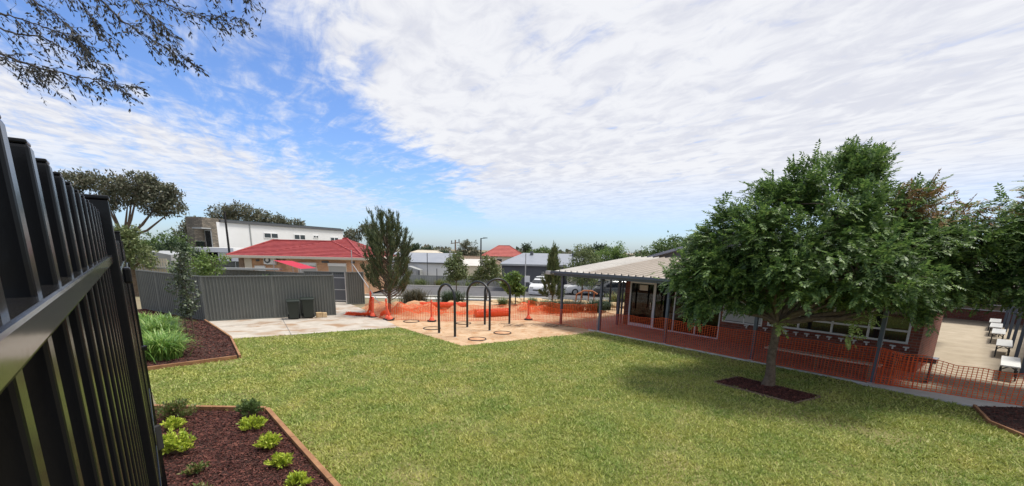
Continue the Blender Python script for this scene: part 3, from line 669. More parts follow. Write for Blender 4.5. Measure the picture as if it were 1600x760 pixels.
far_tree('drooping olive green tree just beyond the end of the iron fence', -24.8, 29.5, 4.6, 3.2, 'leaf_olive', 'weeping_tree', [(0, 0, 3.4, 1.0, 1, .9), (-.9, 0, 2.7, 1.0, 1, .9), (.7, 0, 2.5, .8, 1, .8), (.1, 0, 4.0, .6, .7, .5)], 130, .2, None)
far_tree('pinkish bare looking gum left of the stone fronted house', -41.5, 60, 6.6, 5, 'leaf_gum', 'gum_tree', [(0, 0, 6.6, 1.8, 1.5, 1.0), (-1.4, 0, 5.6, 1.4, 1.2, .8), (1.5, 0, 5.8, 1.4, 1.2, .8)], 80, .35, None)
far_tree('round topped gum rising behind the left end of the white house', -56.5, 95, 11.2, 11, 'leaf_gum', 'gum_tree', [(-3.0, 0, 10.9, 2.6, 2, 1.7), (0.2, 0, 11.3, 2.6, 2, 1.4), (3.2, 0, 10.7, 2.4, 2, 1.3), (0, 0, 9.2, 4.4, 2, 1.8)], 170, .45, None)
far_tree('second grey green gum rising behind the middle of the white house', -48.0, 95, 9.7, 10, 'leaf_gum', 'gum_tree', [(-2.2, 0, 9.7, 2.0, 2, 1.3), (0.8, 0, 9.4, 2.2, 2, 1.3), (3.2, 0, 8.5, 1.8, 2, 1.0), (0, 0, 8.0, 4.2, 2, 1.5)], 140, .45, None)
far_tree('low dark trees showing between the white house and the feathery tree', -31.0, 95, 7.2, 10, 'leaf_gum', 'gum_tree', [(-2.2, 0, 6.8, 1.9, 2, 1.3), (1.2, 0, 7.8, 1.9, 2, 1.3), (3.2, 0, 6.6, 2.0, 2, 1.4), (-4, 0, 5.4, 1.6, 2, 1.1)], 130, .45, None)
for i, (x, top, w, lab) in enumerate([(-23.5, 4.3, 4.5, 'low dark tree on the skyline right of the feathery tree'), (-20.3, 4.0, 5, 'flat topped dark tree above the cream roof'), (-16.5, 3.2, 5, 'low scrubby tree on the skyline above the white house on the right')]):
    far_tree(lab, x, 108, top, w, 'leaf_dark', n=50, leaf=.45)
far_tree('rounded grey green tree with a pale crown left of the far street lamp', -10.8, 108, 5.4, 5.0, 'leaf_gum', 'gum_tree', [(0, 0, 5.5, 1.9, 1.6, 1.2), (-1.2, 0, 4.4, 1.4, 1.4, 1.3), (1.4, 0, 4.4, 1.3, 1.4, 1.1), (0, 0, 3.4, 1.8, 1.4, 1.0)], 70, .4, None)
far_tree('tiny round headed palm on the skyline right of the faded red roof', 2.45, 95, 4.4, 2.4, 'leaf_dark', 'palm_tree', [(0, 0, 5.0, .75, .7, .75)], 22, .4, None, r=.14)
far_tree('spreading green tree on the skyline behind the charcoal shed', 4.9, 80, 3.9, 6.0, 'leaf_mid', 'distant_tree', [(0, 0, 4.3, 1.9, 1.6, .8), (-1.7, 0, 3.8, 1.1, 1.4, .7), (1.9, 0, 3.9, 1.3, 1.4, .8)], 80, .35, None)
far_tree('dark green tree on the skyline behind the yellow green street tree', 12.6, 70, 4.6, 6.0, 'leaf_dark', 'distant_tree', [(0, 0, 4.9, 1.6, 1.6, 1.0), (-1.7, 0, 4.2, 1.3, 1.4, 1.0), (1.6, 0, 4.2, 1.3, 1.4, .9)], 80, .35, None)
# distant roofline of trees to close the horizon
P = np.c_[rng.uniform(-320, 420, 26000), rng.uniform(150, 260, 26000), np.zeros(26000)]
hh = 3.0+1.3*np.sin(P[:, 0]*.11)+.8*np.sin(P[:, 0]*.31+1)+.5*np.sin(P[:, 0]*.83)
P[:, 2] = -1.3+rng.random(26000)**.8*hh
V = leaf_quads(P, unit(rng.normal(size=P.shape)), unit(rng.normal(size=P.shape)), np.full((26000, 1), 2.0), .9)
tw = npart('far_woodland', V, np.arange(len(V)).reshape(-1, 4), M['leaf_gum']); kind(tw, 'stuff')

# clumps of strappy leaves
def strap_clump(label, loc, n, L, spread, m='leaf_strap', w=.012, group=None, name='strappy_plant', up=1.0, droop=1.0, cat='plant'):
    b = np.c_[rng.normal(size=(n, 2))*spread*.35, np.zeros(n)]; a = rng.uniform(0, 2*math.pi, n)
    out = np.c_[np.cos(a), np.sin(a), np.zeros(n)]; l = L*rng.uniform(.55, 1.1, (n, 1)); e = rng.uniform(.35, 1.0, (n, 1))*droop
    side = np.c_[-np.sin(a), np.cos(a), np.zeros(n)]; V = []; F = []
    K = 5; rows = []
    for k in range(K):
        f = k/(K-1)
        p = b+out*l*e*(f*.35+.6*f*f)+np.array([0, 0, 1.0])*l*up*(f-.62*f*f*f*e)
        ww = w*(1-f)**.6*(1 if k else .8)+.001
        rows += [p-side*ww, p+side*ww]
    V = np.stack(rows, 1).reshape(-1, 3); K2 = 2*K
    base = (np.arange(n)*K2)[:, None, None]+np.array([[2*k, 2*k+1, 2*k+3, 2*k+2] for k in range(K-1)])[None]
    o = npart(name, V, base.reshape(-1, 4), M[m]); o.location = loc
    return tag(o, label, cat, group)
GS = 'strappy green clumps in the corner bed'
for i, (x, y, L, lab) in enumerate([(-10.45, 13.0, 1.1, 'front strappy green clump spilling over the mulch by the iron fence'), (-11.2, 13.9, 1.0, 'strappy green clump second from the front of the corner bed'),
        (-12.35, 15.3, 1.15, 'tall strappy clump behind the front two in the corner bed'), (-13.3, 16.6, 1.15, 'strappy clump half way back along the corner bed'), (-14.9, 17.6, .95, 'rearmost strappy clump close to the grey fence'), (-11.9, 12.6, .9, 'strappy clump beside the iron fence edge, left of the front clump')]):
    strap_clump(lab, (x, y, .02), 900, L*.9, .55, group=GS, w=.019, m='leaf_strap')
# small nandina shrubs of the near bed
def shrub(label, loc, R, H, n, m, group, L=.062, W=.012, name='small_shrub'):
    t = thing(name, label, 'shrub', loc, 0, group)
    k = max(8, int(n/34)); mb = MB(); P = []; D = []
    for i in range(k):
        a = rnd.uniform(0, 6.28); q = rnd.random()**.6
        e = Vector((math.cos(a)*R*q, math.sin(a)*R*q, H*(1.05-.55*q*q)*rnd.uniform(.75, 1.1)))
        mb.tube([(0, 0, 0), (e.x*.4, e.y*.4, e.z*.55), e], [.006, .004, .002], 4, cap=False)
        for _ in range(34):
            f = rnd.uniform(.35, 1.08); P.append((e.x*f+rnd.gauss(0, R*.06), e.y*f+rnd.gauss(0, R*.06), e.z*(f**.8)+rnd.gauss(0, H*.05))); D.append((e.x/R, e.y/R, .9))
    P = np.array(P); D = np.array(D); d = unit(D+rng.normal(size=P.shape)*.6); s = rng.uniform(.7, 1.3, (len(P), 1))
    part('stems', mb, M['timber_grey'], t)
    npart('leaves', leaf_quads(P, d, unit(rng.normal(size=P.shape)+[0, 0, 1]), L*s, W*s), np.arange(len(P)*4).reshape(-1, 4), M[m], t)
    return t
GB = 'small shrubs in the near mulch bed'
for x, y, R, H, n, m, lab in [
    (-6.55, 8.25, .42, .36, 1500, 'nandina_dull', 'reddish tipped wide shrub at the rear left corner of the near bed'),
    (-6.25, 7.72, .24, .22, 800, 'nandina', 'small lime shrub in front of the reddish tipped shrub'),
    (-5.47, 6.75, .36, .36, 1700, 'nandina', 'largest lime green shrub beside the iron fence in the near bed'),
    (-4.68, 6.12, .20, .16, 420, 'nandina_dull', 'small sparse dull green shrub in the middle of the mulch'),
    (-5.25, 8.45, .28, .36, 1100, 'leafmid', 'darker green shrub at the rear right corner of the near bed'),
    (-4.80, 7.80, .25, .24, 1000, 'nandina', 'rearmost bright lime shrub of the row along the long sleeper'),
    (-4.10, 7.07, .25, .22, 1000, 'nandina', 'second bright lime shrub along the long sleeper'),
    (-3.56, 6.40, .21, .19, 800, 'nandina', 'third bright lime shrub along the long sleeper'),
    (-3.02, 5.83, .20, .19, 800, 'nandina', 'nearest bright lime shrub, cut by the bottom of the photo'),
    (-4.2, 5.45, .22, .16, 420, 'nandina_dull', 'tiny dull shrub at the very bottom edge in the mulch')]:
    shrub(lab, (x, y, .02), R*.88, H*.95, n, 'leaf_mid' if m == 'leafmid' else 'leaf_'+m, GB)
# small slate leaved tree of the corner bed
t = thing('small_tree', 'thin slate grey leaved tree in the corner bed against the grey fence', 'tree', (-11.7, 16.0, .02))
mb = MB()
for a, b in (((-.14, 0, 0), (-.2, .05, 1.0)), ((.1, 0, 0), (.12, -.03, 1.05))): mb.tube([a, b, (b[0]*.5, b[1], 1.8), (0, 0, 2.8)], [.022, .018, .013, .006], 6)
lob = [(0, 0, 2.55, .36, .34, .5), (-.12, 0, 1.95, .45, .4, .45), (.12, 0, 1.4, .4, .36, .4), (.1, 0, 2.9, .28, .25, .3), (-.05, 0, 1.0, .34, .3, .25)]
C, P, Dn, idx = lobes_points(lob, 120, 12, .08, (.2, 1.0))
for c in C: mb.tube([(0, 0, c[2]-.15), tuple(c)], [.006, .003], 3, cap=False)
part('trunk', mb, M['bark'], t); foliage('crown', P, Dn, .11, .036, M['leaf_slate'], t)
t = tree('garden_tree', 'pale lime leaved bushy tree behind the slate leaved tree and grey fence', (-15.6, 22.6, 0), 1.0, .05, [(0, 0, 2.3, .9, .7, .6), (-.9, 0, 2.1, .7, .6, .45), (.7, 0, 2.5, .6, .6, .6)], 100, 24, .14, .12, .04, 'leaf_bright')

# bushes near the road and the dirt
GR = 'bushes around the dug playground'
strap_clump('dark bronze spiky bush on the mound right of the feathery tree', (-6.3, 28.6, 0), 900, 1.3, .95, 'leaf_bronze', .012, GR, 'spiky_bush')
strap_clump('dark green low bush behind the first hoop', (-4.0, 29.4, -.05), 800, 1.2, .9, 'leaf_dark', .013, GR, 'spiky_bush')
strap_clump('small round green tuft beside the lime sapling', (-.65, 28.4, -.05), 380, .75, .3, 'leaf_olive', .012, GR, 'grass_tuft')
strap_clump('upright straw tinted tuft right of the sapling stakes', (1.25, 28.6, 0), 320, .75, .35, 'leaf_olive', .012, GR, 'grass_tuft')
strap_clump('low straw tinted tuft between sapling and slender conifer', (1.95, 28.0, 0), 320, .6, .45, 'leaf_olive', .012, GR, 'grass_tuft')
for i, (x, y, L, lab) in enumerate([(2.3, 25.3, .85, 'dark green bush left of the rear veranda post'), (3.1, 25.6, .8, 'grey green bush at the foot of the rear veranda post'), (3.7, 26.1, .75, 'grey green bush just right of the rear veranda post'), (4.75, 25.9, .85, 'dark green bush under the tall black arch'), (5.5, 27.2, .7, 'dark bush in the shade of the veranda behind the tall arch')]):
    strap_clump(lab, (x, y, 0), 650, L*1.25, .6, 'leaf_dark' if i in (0, 3, 4) else 'leaf_bronze', .012, GR, 'spiky_bush')
strap_clump('straw yellow tufted grass seen beyond the small black arch', (7.0, 30.0, 0), 600, 1.15, .8, 'leaf_nandina_dull', .015, GR, 'grass_tuft')
GV = 'tufts growing along the far pale fence'
for i, (x, lab, mm) in enumerate([(-13.2, 'olive tuft at the left of the far pale fence', 'leaf_olive'), (-11.2, 'tall yellow green tuft against the far pale fence', 'leaf_olive'), (-8.7, 'yellow flowering tuft against the far pale fence behind the road', 'leaf_nandina_dull'), (-7.4, 'low green tuft right of the yellow tuft at the pale fence', 'leaf_olive'), (-5.2, 'dull green tuft near the middle of the far pale fence', 'leaf_olive')]):
    strap_clump(lab, (x, 54.6, gz(54.6)), 300, 1.3 if i < 3 else .9, .9, mm, .02, GV, 'grass_tuft')

# ------------------------------------------------------------------ overhanging branches (upper left)
t = thing('overhanging_tree', 'overhanging fine leaved branches reaching in from the top left corner', 'tree', (-9.2, 1.6, 1.79))
mb = MB(); Lp = []; Ld = []
off = Vector((-9.2, 1.6, 1.79))
def IM(px, py, D=6.0):                       # metres: a branch sheet about six metres out
    k = D/6.0; return Vector((k*(-6.13+.00752*px-.0007*py), D, 3.4+k*(2.83-.0069*py)))
mains = [([(-190, 40), (-40, 85), (40, 112), (105, 128), (165, 137), (212, 147)], 6.0, .018), ([(-160, -60), (0, 55), (70, 72), (115, 95), (175, 118)], 6.4, .015), ([(-60, -120), (60, -40), (150, -2), (195, 40), (240, 70), (308, 108)], 5.9, .016),
         ([(60, -140), (200, -20), (250, 8), (310, 35), (350, 34), (392, 40)], 6.3, .013), ([(-120, -80), (20, -10), (70, 20), (115, 55), (135, 85)], 6.6, .012), ([(0, -120), (150, -40), (210, 10), (262, 62), (285, 95)], 6.8, .012),
         ([(-180, 0), (-30, 30), (50, 48), (95, 62), (130, 72)], 5.7, .012), ([(100, -120), (180, -30), (235, 25), (262, 50)], 5.6, .011), ([(40, -120), (110, -20), (150, 40), (178, 82)], 6.2, .009), ([(230, -90), (310, -30), (345, -6), (400, 2)], 6.0, .010), ([(-140, 60), (-20, 92), (30, 118), (60, 128)], 6.5, .010)]
trunk_top = off+Vector((.8, 1.8, 4.2))
for pts, D, r in mains:
    W_ = [IM(*p, D) for p in pts]
    # resample smoothly
    fine = []
    for i in range(len(W_)-1):
        p0, p1, p2, p3 = W_[max(i-1, 0)], W_[i], W_[i+1], W_[min(i+2, len(W_)-1)]
        for q in range(8):
            u_ = q/8; fine.append(.5*((2*p1)+(p2-p0)*u_+(2*p0-5*p1+4*p2-p3)*u_*u_+(3*p1-p0-3*p2+p3)*u_**3)+Vector((rnd.gauss(0, .006), rnd.gauss(0, .015), rnd.gauss(0, .006))))
    fine.append(W_[-1])
    fine = [trunk_top.lerp(fine[0], .5)+Vector((0, 0, .15))]+fine if True else fine
    fine = [trunk_top]+fine
    n_ = len(fine); mb.tube([p-off for p in fine], [r*.95*(1-i/n_)**1.1+.0016 for i in range(n_)], 6)
    for i in range(8, n_):
        for rep in range(2 if i > 12 else 1):
            if rnd.random() < .42: continue
            d0 = (fine[min(i+1, n_-1)]-fine[i-1]).normalized(); sd_ = Vector((rnd.uniform(-.7, .7), rnd.uniform(-1, 1), rnd.uniform(-1.0, .55)))
            dd = (d0*.8+sd_).normalized(); Lh = rnd.uniform(.2, .62)*(1.05-.7*i/n_); p = fine[i]; sh = [p]
            for k in range(5):
                dd = (dd+Vector((.05, rnd.gauss(0, .12), -.10+rnd.gauss(0, .1)))).normalized(); p = p+dd*Lh/5; sh.append(p)
            mb.tube([q-off for q in sh], [.0035, .003, .0025, .002, .0015, .001], 3, cap=False)
            for k in range(1, 6):
                for _ in range(4):
                    if rnd.random() < .5: continue
                    q = sh[k-1].lerp(sh[k], rnd.random())-off; Lp.append(q+Vector((rnd.gauss(0, .012), rnd.gauss(0, .012), rnd.gauss(0, .012)))); Ld.append(dd*.6+Vector((rnd.gauss(0, .5), rnd.gauss(0, .5), -.35+rnd.gauss(0, .4))))
                if rnd.random() < .4:
                    d2 = (dd+Vector((rnd.gauss(0, .7), rnd.gauss(0, .6), rnd.gauss(-.2, .5)))).normalized(); e = sh[k]+d2*rnd.uniform(.06, .16); mb.tube([sh[k]-off, e-off], [.0016, .001], 3, cap=False)
                    for _ in range(5): Lp.append(sh[k].lerp(e, rnd.uniform(.3, 1.1))-off); Ld.append(d2*.7+Vector((rnd.gauss(0, .4), rnd.gauss(0, .4), -.3)))
P = np.array(Lp); d = unit(np.array(Ld)); s = rng.uniform(.6, 1.3, (len(P), 1))
mb.tube([(0, 0, 0), (.1, .3, 1.6), (.5, 1.1, 3.2), (.8, 1.8, 4.2)], [.16, .13, .1, .07], 10)
part('trunk', mb, M['twig'], t)
npart('leaves', leaf_quads(P, d, unit(rng.normal(size=P.shape)), .048*s, .0085*s), np.arange(len(P)*4).reshape(-1, 4), M['leaf_silhouette'], t)

# ------------------------------------------------------------------ black iron fence
t = thing('iron_fence', 'tall black square bar fence running away close along the left edge', 'fence', (*FP(0), 1.79))
fo = np.array(FP(0)); ang = math.atan2(dF[1], dF[0])
def fbox(t0, t1, w0, w1, z0, z1):            # box in fence coordinates, w measured left of the bar line
    mb = MB(); vs = []
    for z in (z0-1.79, z1-1.79):
        for tt, ww in ((t0, w0), (t1, w0), (t1, w1), (t0, w1)):
            p = dF*tt+nF*ww; vs.append((p[0], p[1], z))
    mb.add(vs, [(3, 2, 1, 0), (4, 5, 6, 7), (0, 1, 5, 4), (1, 2, 6, 5), (2, 3, 7, 6), (3, 0, 4, 7)]); return mb
def panel(t0, t1, top, rail_top, first=None, sp=.12):
    tb = first if first is not None else t0+.1
    while tb < t1-.06:
        part('bar', fbox(tb-.0125, tb+.0125, -.0125, .0125, 1.87, top), M['black'], t, bevel=.003)
        part('bar_cap', fbox(tb-.0115, tb+.0115, -.0115, .0115, top, top+.004), M['black'], t, bevel=.0015)
        tb += sp
    part('rail', fbox(t0, t1, -.02, .02, rail_top-.023, rail_top), M['rail'], t, bevel=.003)
    part('rail', fbox(t0, t1, -.02, .02, 2.0, 2.04), M['black'], t, bevel=.003)
def fpost(tc_, top, w=.0325, off_=0.0):
    part('post', fbox(tc_-w, tc_+w, -w+off_, w+off_, 1.79, top), M['black'], t, bevel=.004)
    part('post_cap', fbox(tc_-w-.003, tc_+w+.003, -w-.003+off_, w+.003+off_, top, top+.012), M['black'], t, bevel=.004)
panel(.05, 1.775, 3.478, 3.361, first=.105)
fpost(1.81, 3.515)
panel(1.845, 3.75, 3.40, 3.283)
fpost(3.79, 3.45, off_=.012)
panel(3.83, 5.35, 3.33, 3.213)
fpost(5.40, 3.39, off_=.024)
for z in (3.27, 2.3): part('hinge', fbox(1.89, 1.94, -.055, -.034, z, z+.05), M['black'], t, bevel=.006)
t2 = thing('gate_post', 'far black post with latch at the end of the iron fence', 'post', (*FP(6.5, .10), 0))
part('post', MB().box(-.04, .04, -.04, .04, 0, 3.18), M['black'], t2, bevel=.004)
part('latch', MB().box(.04, .09, -.06, .03, 2.2, 2.26), M['black'], t2, bevel=.01)
part('latch', MB().box(.04, .09, -.06, .03, 1.0, 1.3), M['rubber'], t2, bevel=.01)
t3 = thing('black_gate', 'short black barred gate beyond the end of the iron fence above the grey fence', 'gate', (-20.3, 23.0, 0), rad(-20))
for x in (-.95, -.05, .35): part('post', MB().box(x-.05, x+.05, -.04, .04, 0, 2.95), M['black'], t3)
part('rail', MB().box(-.9, .35, -.02, .02, 2.6, 2.66), M['black'], t3); part('rail', MB().box(-.9, .35, -.02, .02, 2.25, 2.3), M['black'], t3)

# ------------------------------------------------------------------ grey steel fences
def steel_fence(name, label, a, b, z0, z1, m='fencegrey', pitch=.13, post=2.35, group=None, rail=True, cat='fence', amp=.035):
    a = Vector((*a, 0)); b = Vector((*b, 0)); L = (b-a).length; an = math.atan2((b-a).y, (b-a).x)
    t = thing(name, label, cat, (a.x, a.y, z0), an, group); h = z1-z0
    npan = max(1, round(L/post)); w = L/npan
    for k in range(npan):
        V = []; x = k*w+.03; e = (k+1)*w-.03; prof = []
        while x < e:
            for dx, y in ((0, 0), (.30, 0), (.42, amp), (.88, amp)): 
                if x+dx*pitch < e: prof.append((x+dx*pitch, y))
            x += pitch
        V = [(x, y-.01, .03) for x, y in prof]+[(x, y-.01, h-.03) for x, y in prof]; n = len(prof)
        part('panel', MB().add(V, [(i, i+1, n+i+1, n+i) for i in range(n-1)]), M[m], t)
    for k in range(npan+1): part('post', MB().box(k*w-.032, k*w+.032, -.025, .035, 0, h-.002), M[m], t)
    if rail:
        part('top_rail', MB().box(-.02, L+.02, -.03, .04, h-.045, h+.01), M[m], t, bevel=.004); part('bottom_rail', MB().box(-.02, L+.02, -.03, .04, .0, .06), M[m], t)
    return t
steel_fence('corrugated_fence', 'long grey corrugated steel fence behind the bins and concrete pad', (-13.66, 19.74), (-8.95, 22.45), 0, 2.0)
steel_fence('corrugated_fence', 'grey corrugated fence leaving the bed corner towards the iron fence', (-19.4, 23.3), (-13.7, 19.78), 0, 2.0, pitch=.2, amp=.06)
t = steel_fence('fence_panel', 'single grey corrugated panel left of the feathery tree, beyond the bins', (-9.93, 26.9), (-9.1, 27.4), 0, 1.92, cat='fence panel')
part('edge_post', MB().box(-.10, -.05, -.03, .03, 0, 1.9), M['galv'], t)
t = thing('side_gate', 'dark side gate in the gap between the bin fence and the single panel', 'gate', (-11.5, 27.0, 0), rad(0))
part('leaf', MB().box(0, 1.45, -.015, .015, .15, 1.75), M['shed'], t); part('rail', MB().box(0, 1.45, -.03, -.016, 1.55, 1.6), M['galv'], t); part('rail', MB().box(0, 1.45, -.03, -.016, .2, .25), M['galv'], t)
part('rail', MB().box(-.02, 1.45, -.03, -.016, .85, .89), M['galv'], t)
steel_fence('corrugated_fence', 'grey neighbour fence in front of the stone fronted house', (-29.5, 38), (-20.8, 37.6), -.3, 2.0)
steel_fence('low_fence', 'lower grey fence just behind the bin fence with a pale capping', (-20.0, 31.0), (-13.2, 28.6), 0, 1.72)
steel_fence('low_fence', 'short dark fence section under the red shade sail', (-13.1, 28.4), (-9.3, 27.9), 0, 1.85)
tag(part('boundary_beam', MB().bar((-24.5, 30.5, 1.72), (-15.2, 29.6, 1.86), .5, .12), M['fencegrey2']), 'pale flat capping running above the bin fence', 'beam')
steel_fence('pale_fence', 'long pale grey fence across the road behind the verge tufts', (-16.5, 55.2), (-1.2, 55.2), gz(55)-.05, .18, 'fencegrey2', pitch=.2, post=2.4)
t = thing('picket_fence', 'cream picket fence beyond the end of the corner fence', 'fence', (-25.3, 30.5, 0), rad(5))
for k in range(12): part('picket', MB().box(k*.17, k*.17+.11, -.01, .01, .1, 2.35), M['cream'], t)
part('rail', MB().box(0, 2.0, .012, .05, 2.1, 2.18), M['cream'], t)
tag(part('garden_shed', MB().extrude([(-1.6, 0), (1.6, 0), (1.6, 2.55), (0, 2.8), (-1.6, 2.55)], 'y', -1, 1), M['fencegrey2']), 'pale low roofed shed behind the cream picket fence', 'shed'); bpy.data.objects['garden_shed'].location = (-26.0, 33.5, 0)

# ------------------------------------------------------------------ bins and block
def bin_(label, x, y, rz, k=1.0, hd=0):
    t = thing('wheelie_bin', label, 'bin', (x, y, .013), rz, 'wheelie bins against the grey fence')
    w, d, h = .25*k, .27*k, .86*k
    mb = MB(); mb.add([(-w*.82, -d*.78, .04), (w*.82, -d*.78, .04), (w*.82, d*.7, .04), (-w*.82, d*.7, .04), (-w, -d, h), (w, -d, h), (w, d, h), (-w, d, h)],
        [(3, 2, 1, 0), (0, 1, 5, 4), (1, 2, 6, 5), (2, 3, 7, 6), (3, 0, 4, 7), (4, 5, 6, 7)]); part('body', mb, M['bin'], t, bevel=.02)
    part('rim', MB().box(-w-.025, w+.025, -d-.025, d+.01, h-.045, h+.004), M['bin'], t, bevel=.01)
    mb = MB().extrude([(-d-.045, h+.006), (d+.03, h+.006), (d+.03, h+.05), (d*.3, h+.085), (-d-.02, h+.05)], 'x', -w-.035, w+.035); part('lid', mb, M['bin'], t, bevel=.012)
    part('handle', MB().tube([(-w*.8, d+.0, h-.02), (-w*.8, d+.1, h+.02), (w*.8, d+.1, h+.02), (w*.8, d, h-.02)], .016, 6), M['bin'], t)
    part('axle', MB().tube([(-w-.02, d*.75, .1), (w+.02, d*.75, .1)], .012, 6), M['steel'], t)
    for s in (-1, 1): part('wheel', MB().tube([(s*(w*.85), d*.75, .1), (s*(w*.85+.05), d*.75, .1)], .1, 16), M['rubber'], t)
    return t
bin_('left of two dark green wheelie bins, set slightly in front of the other', -10.32, 20.95, rad(26), .98)
bin_('right of two dark green wheelie bins, next to the sandstone block', -9.83, 21.38, rad(26), 1.05)
t = thing('sandstone_block', 'small yellow sandstone block on the pad beside the right bin', 'stone block', (-9.32, 21.66, .012), rad(26))
part('block', MB().box(-.25, .02, -.14, .14, 0, .24), M['stone'], t, bevel=.02); part('block', MB().box(.03, .24, -.13, .13, 0, .22), M['stone'], t, bevel=.02)

# ------------------------------------------------------------------ hoops, rings, bollards
def hoop(label, a, b, H, r=.05, group='black steel hoops on the sand', name='steel_hoop', bars=()):
    a = Vector((*a, 0)); b = Vector((*b, 0)); W_ = (b-a).length; an = math.atan2((b-a).y, (b-a).x)
    t = thing(name, label, 'hoop', (a.x, a.y, 0), an, group); R_ = W_/2
    pts = [(0, 0, -.1), (0, 0, H-R_)]+[(R_-R_*math.cos(k*math.pi/18), 0, H-R_+R_*math.sin(k*math.pi/18)) for k in range(1, 18)]+[(W_, 0, H-R_), (W_, 0, -.1)]
    part('tube', MB().tube(pts, r, 14), M['hoop'], t)
    for x in (0, W_): part('base_collar', MB().tube([(x, 0, 0), (x, 0, .02)], r*1.35, 14), M['concgrey'], t)
    for z in bars: part('crossbar', MB().box(0, W_, -.015, .015, z, z+.04), M['hoop'], t)
    return t
hoop('narrowest black hoop, front left of the three on the sand', (-3.02, 18.15), (-2.27, 17.41), 2.03)
hoop('middle black hoop of the three on the sand', (-2.02, 19.7), (-.99, 19.01), 2.05)
hoop('rear right black hoop of the three on the sand, tallest looking', (-1.29, 20.5), (-.16, 20.9), 2.1)
hoop('tall black arch seen through the veranda behind its corner post', (5.2, 26.7), (5.78, 26.9), 2.25, .05, 'black arches behind the veranda', 'garden_arch')
hoop('small black arch with a crossbar beside the brick corner', (6.25, 27.0), (6.95, 26.8), 1.25, .04, 'black arches behind the veranda', 'garden_arch', (.62,))
def ring(label, x, y, R_, fill=False):
    t = thing('edging_ring', label, 'ring', (x, y, .008), rnd.uniform(0, 3), 'black rings set in the sand')
    part('rim', MB().tube([(math.cos(k*math.pi/16)*R_, math.sin(k*math.pi/16)*R_*1.0, .012) for k in range(33)], .022, 6, cap=False), M['rubber'], t)
    part('fill', MB().prism([(math.cos(k*math.pi/12)*R_*.93, math.sin(k*math.pi/12)*R_*.93) for k in range(24)], -.02, .012), M['dirt' if fill else 'sand'], t)
ring('sand filled black ring nearest the concrete pad', -4.79, 20.96, .36); ring('black ring left of the narrow hoop legs', -3.5, 19.18, .36)
ring('black ring behind the legs of the first two hoops', -2.3, 20.74, .34); ring('dark filled ring at the right of the middle hoop', -.42, 18.47, .36, True); ring('dark filled ring nearest the lawn point', -1.36, 17.02, .34, True)
def bollard(label, x, y, H=1.05, tilt=0.0, tape=False):
    t = thing('orange_bollard', label, 'bollard', (x, y, .01), rnd.uniform(0, 1), 'orange plastic bollards holding the net'); t.rotation_euler.y = tilt
    part('base', MB().prism([(math.cos(k*math.pi/4)*.22, math.sin(k*math.pi/4)*.22) for k in range(8)], 0, .06), M['rubber'], t, bevel=.01)
    part('foot', MB().tube([(0, 0, .06), (0, 0, .09), (0, 0, .20), (0, 0, .22)], [.14, .13, .075, .05], 14), M['bollard'], t)
    part('post', MB().tube([(0, 0, .2), (0, 0, H*.55), (0, 0, H*.86)], [.05, .047, .042], 14), M['bollard'], t)
    part('top_grip', MB().tube([(0, 0, H*.86), (0, 0, H*.88), (0, 0, H*.93), (0, 0, H*.96), (0, 0, H)], [.042, .055, .05, .03, .045], 14), M['bollard'], t)
    if tape: part('reflective_sleeve', MB().tube([(0, 0, H*.6), (0, 0, H*.78)], [.0495, .0465], 14, cap=False), M['tape'], t)
bollard('lone orange bollard standing on the sand left of the hoops', -3.85, 21.1, 1.02)
bollard('rearmost orange bollard of the cluster beside the single grey panel', -7.15, 22.5, 1.25)
bollard('leaning orange bollard beside the rearmost one by the pad edge', -6.95, 22.05, 1.0, .06)
bollard('orange bollard at the foot of the feathery tree', -6.05, 21.45, 1.0, -.05)
bollard('short leaning orange bollard right of the feathery tree foot', -5.85, 21.2, .8, -.22)
bollard('dull orange bollard by the net right of the hoops', .78, 22.3, .95)
t = thing('wooden_stake', 'pale leaning timber stake among the orange bollards', 'stake', (-7.2, 22.7, 0)); part('stake', MB().bar((0, 0, 0), (-.06, .02, 1.75), .05), M['stone'], t)
# loose bunch of net over the bollards
t = thing('tied_stay', 'pale brace running from the red roofed house side down to the bollards', 'brace', (-9.3, 27.0, 0)); part('brace', MB().tube([(-.3, .2, 2.35), (2.5, -4.1, .55)], .02, 6), M['galv'], t)
part('pole', MB().tube([(-.35, .2, 0), (-.35, .2, 3.2)], .025, 6), M['galv'], t)

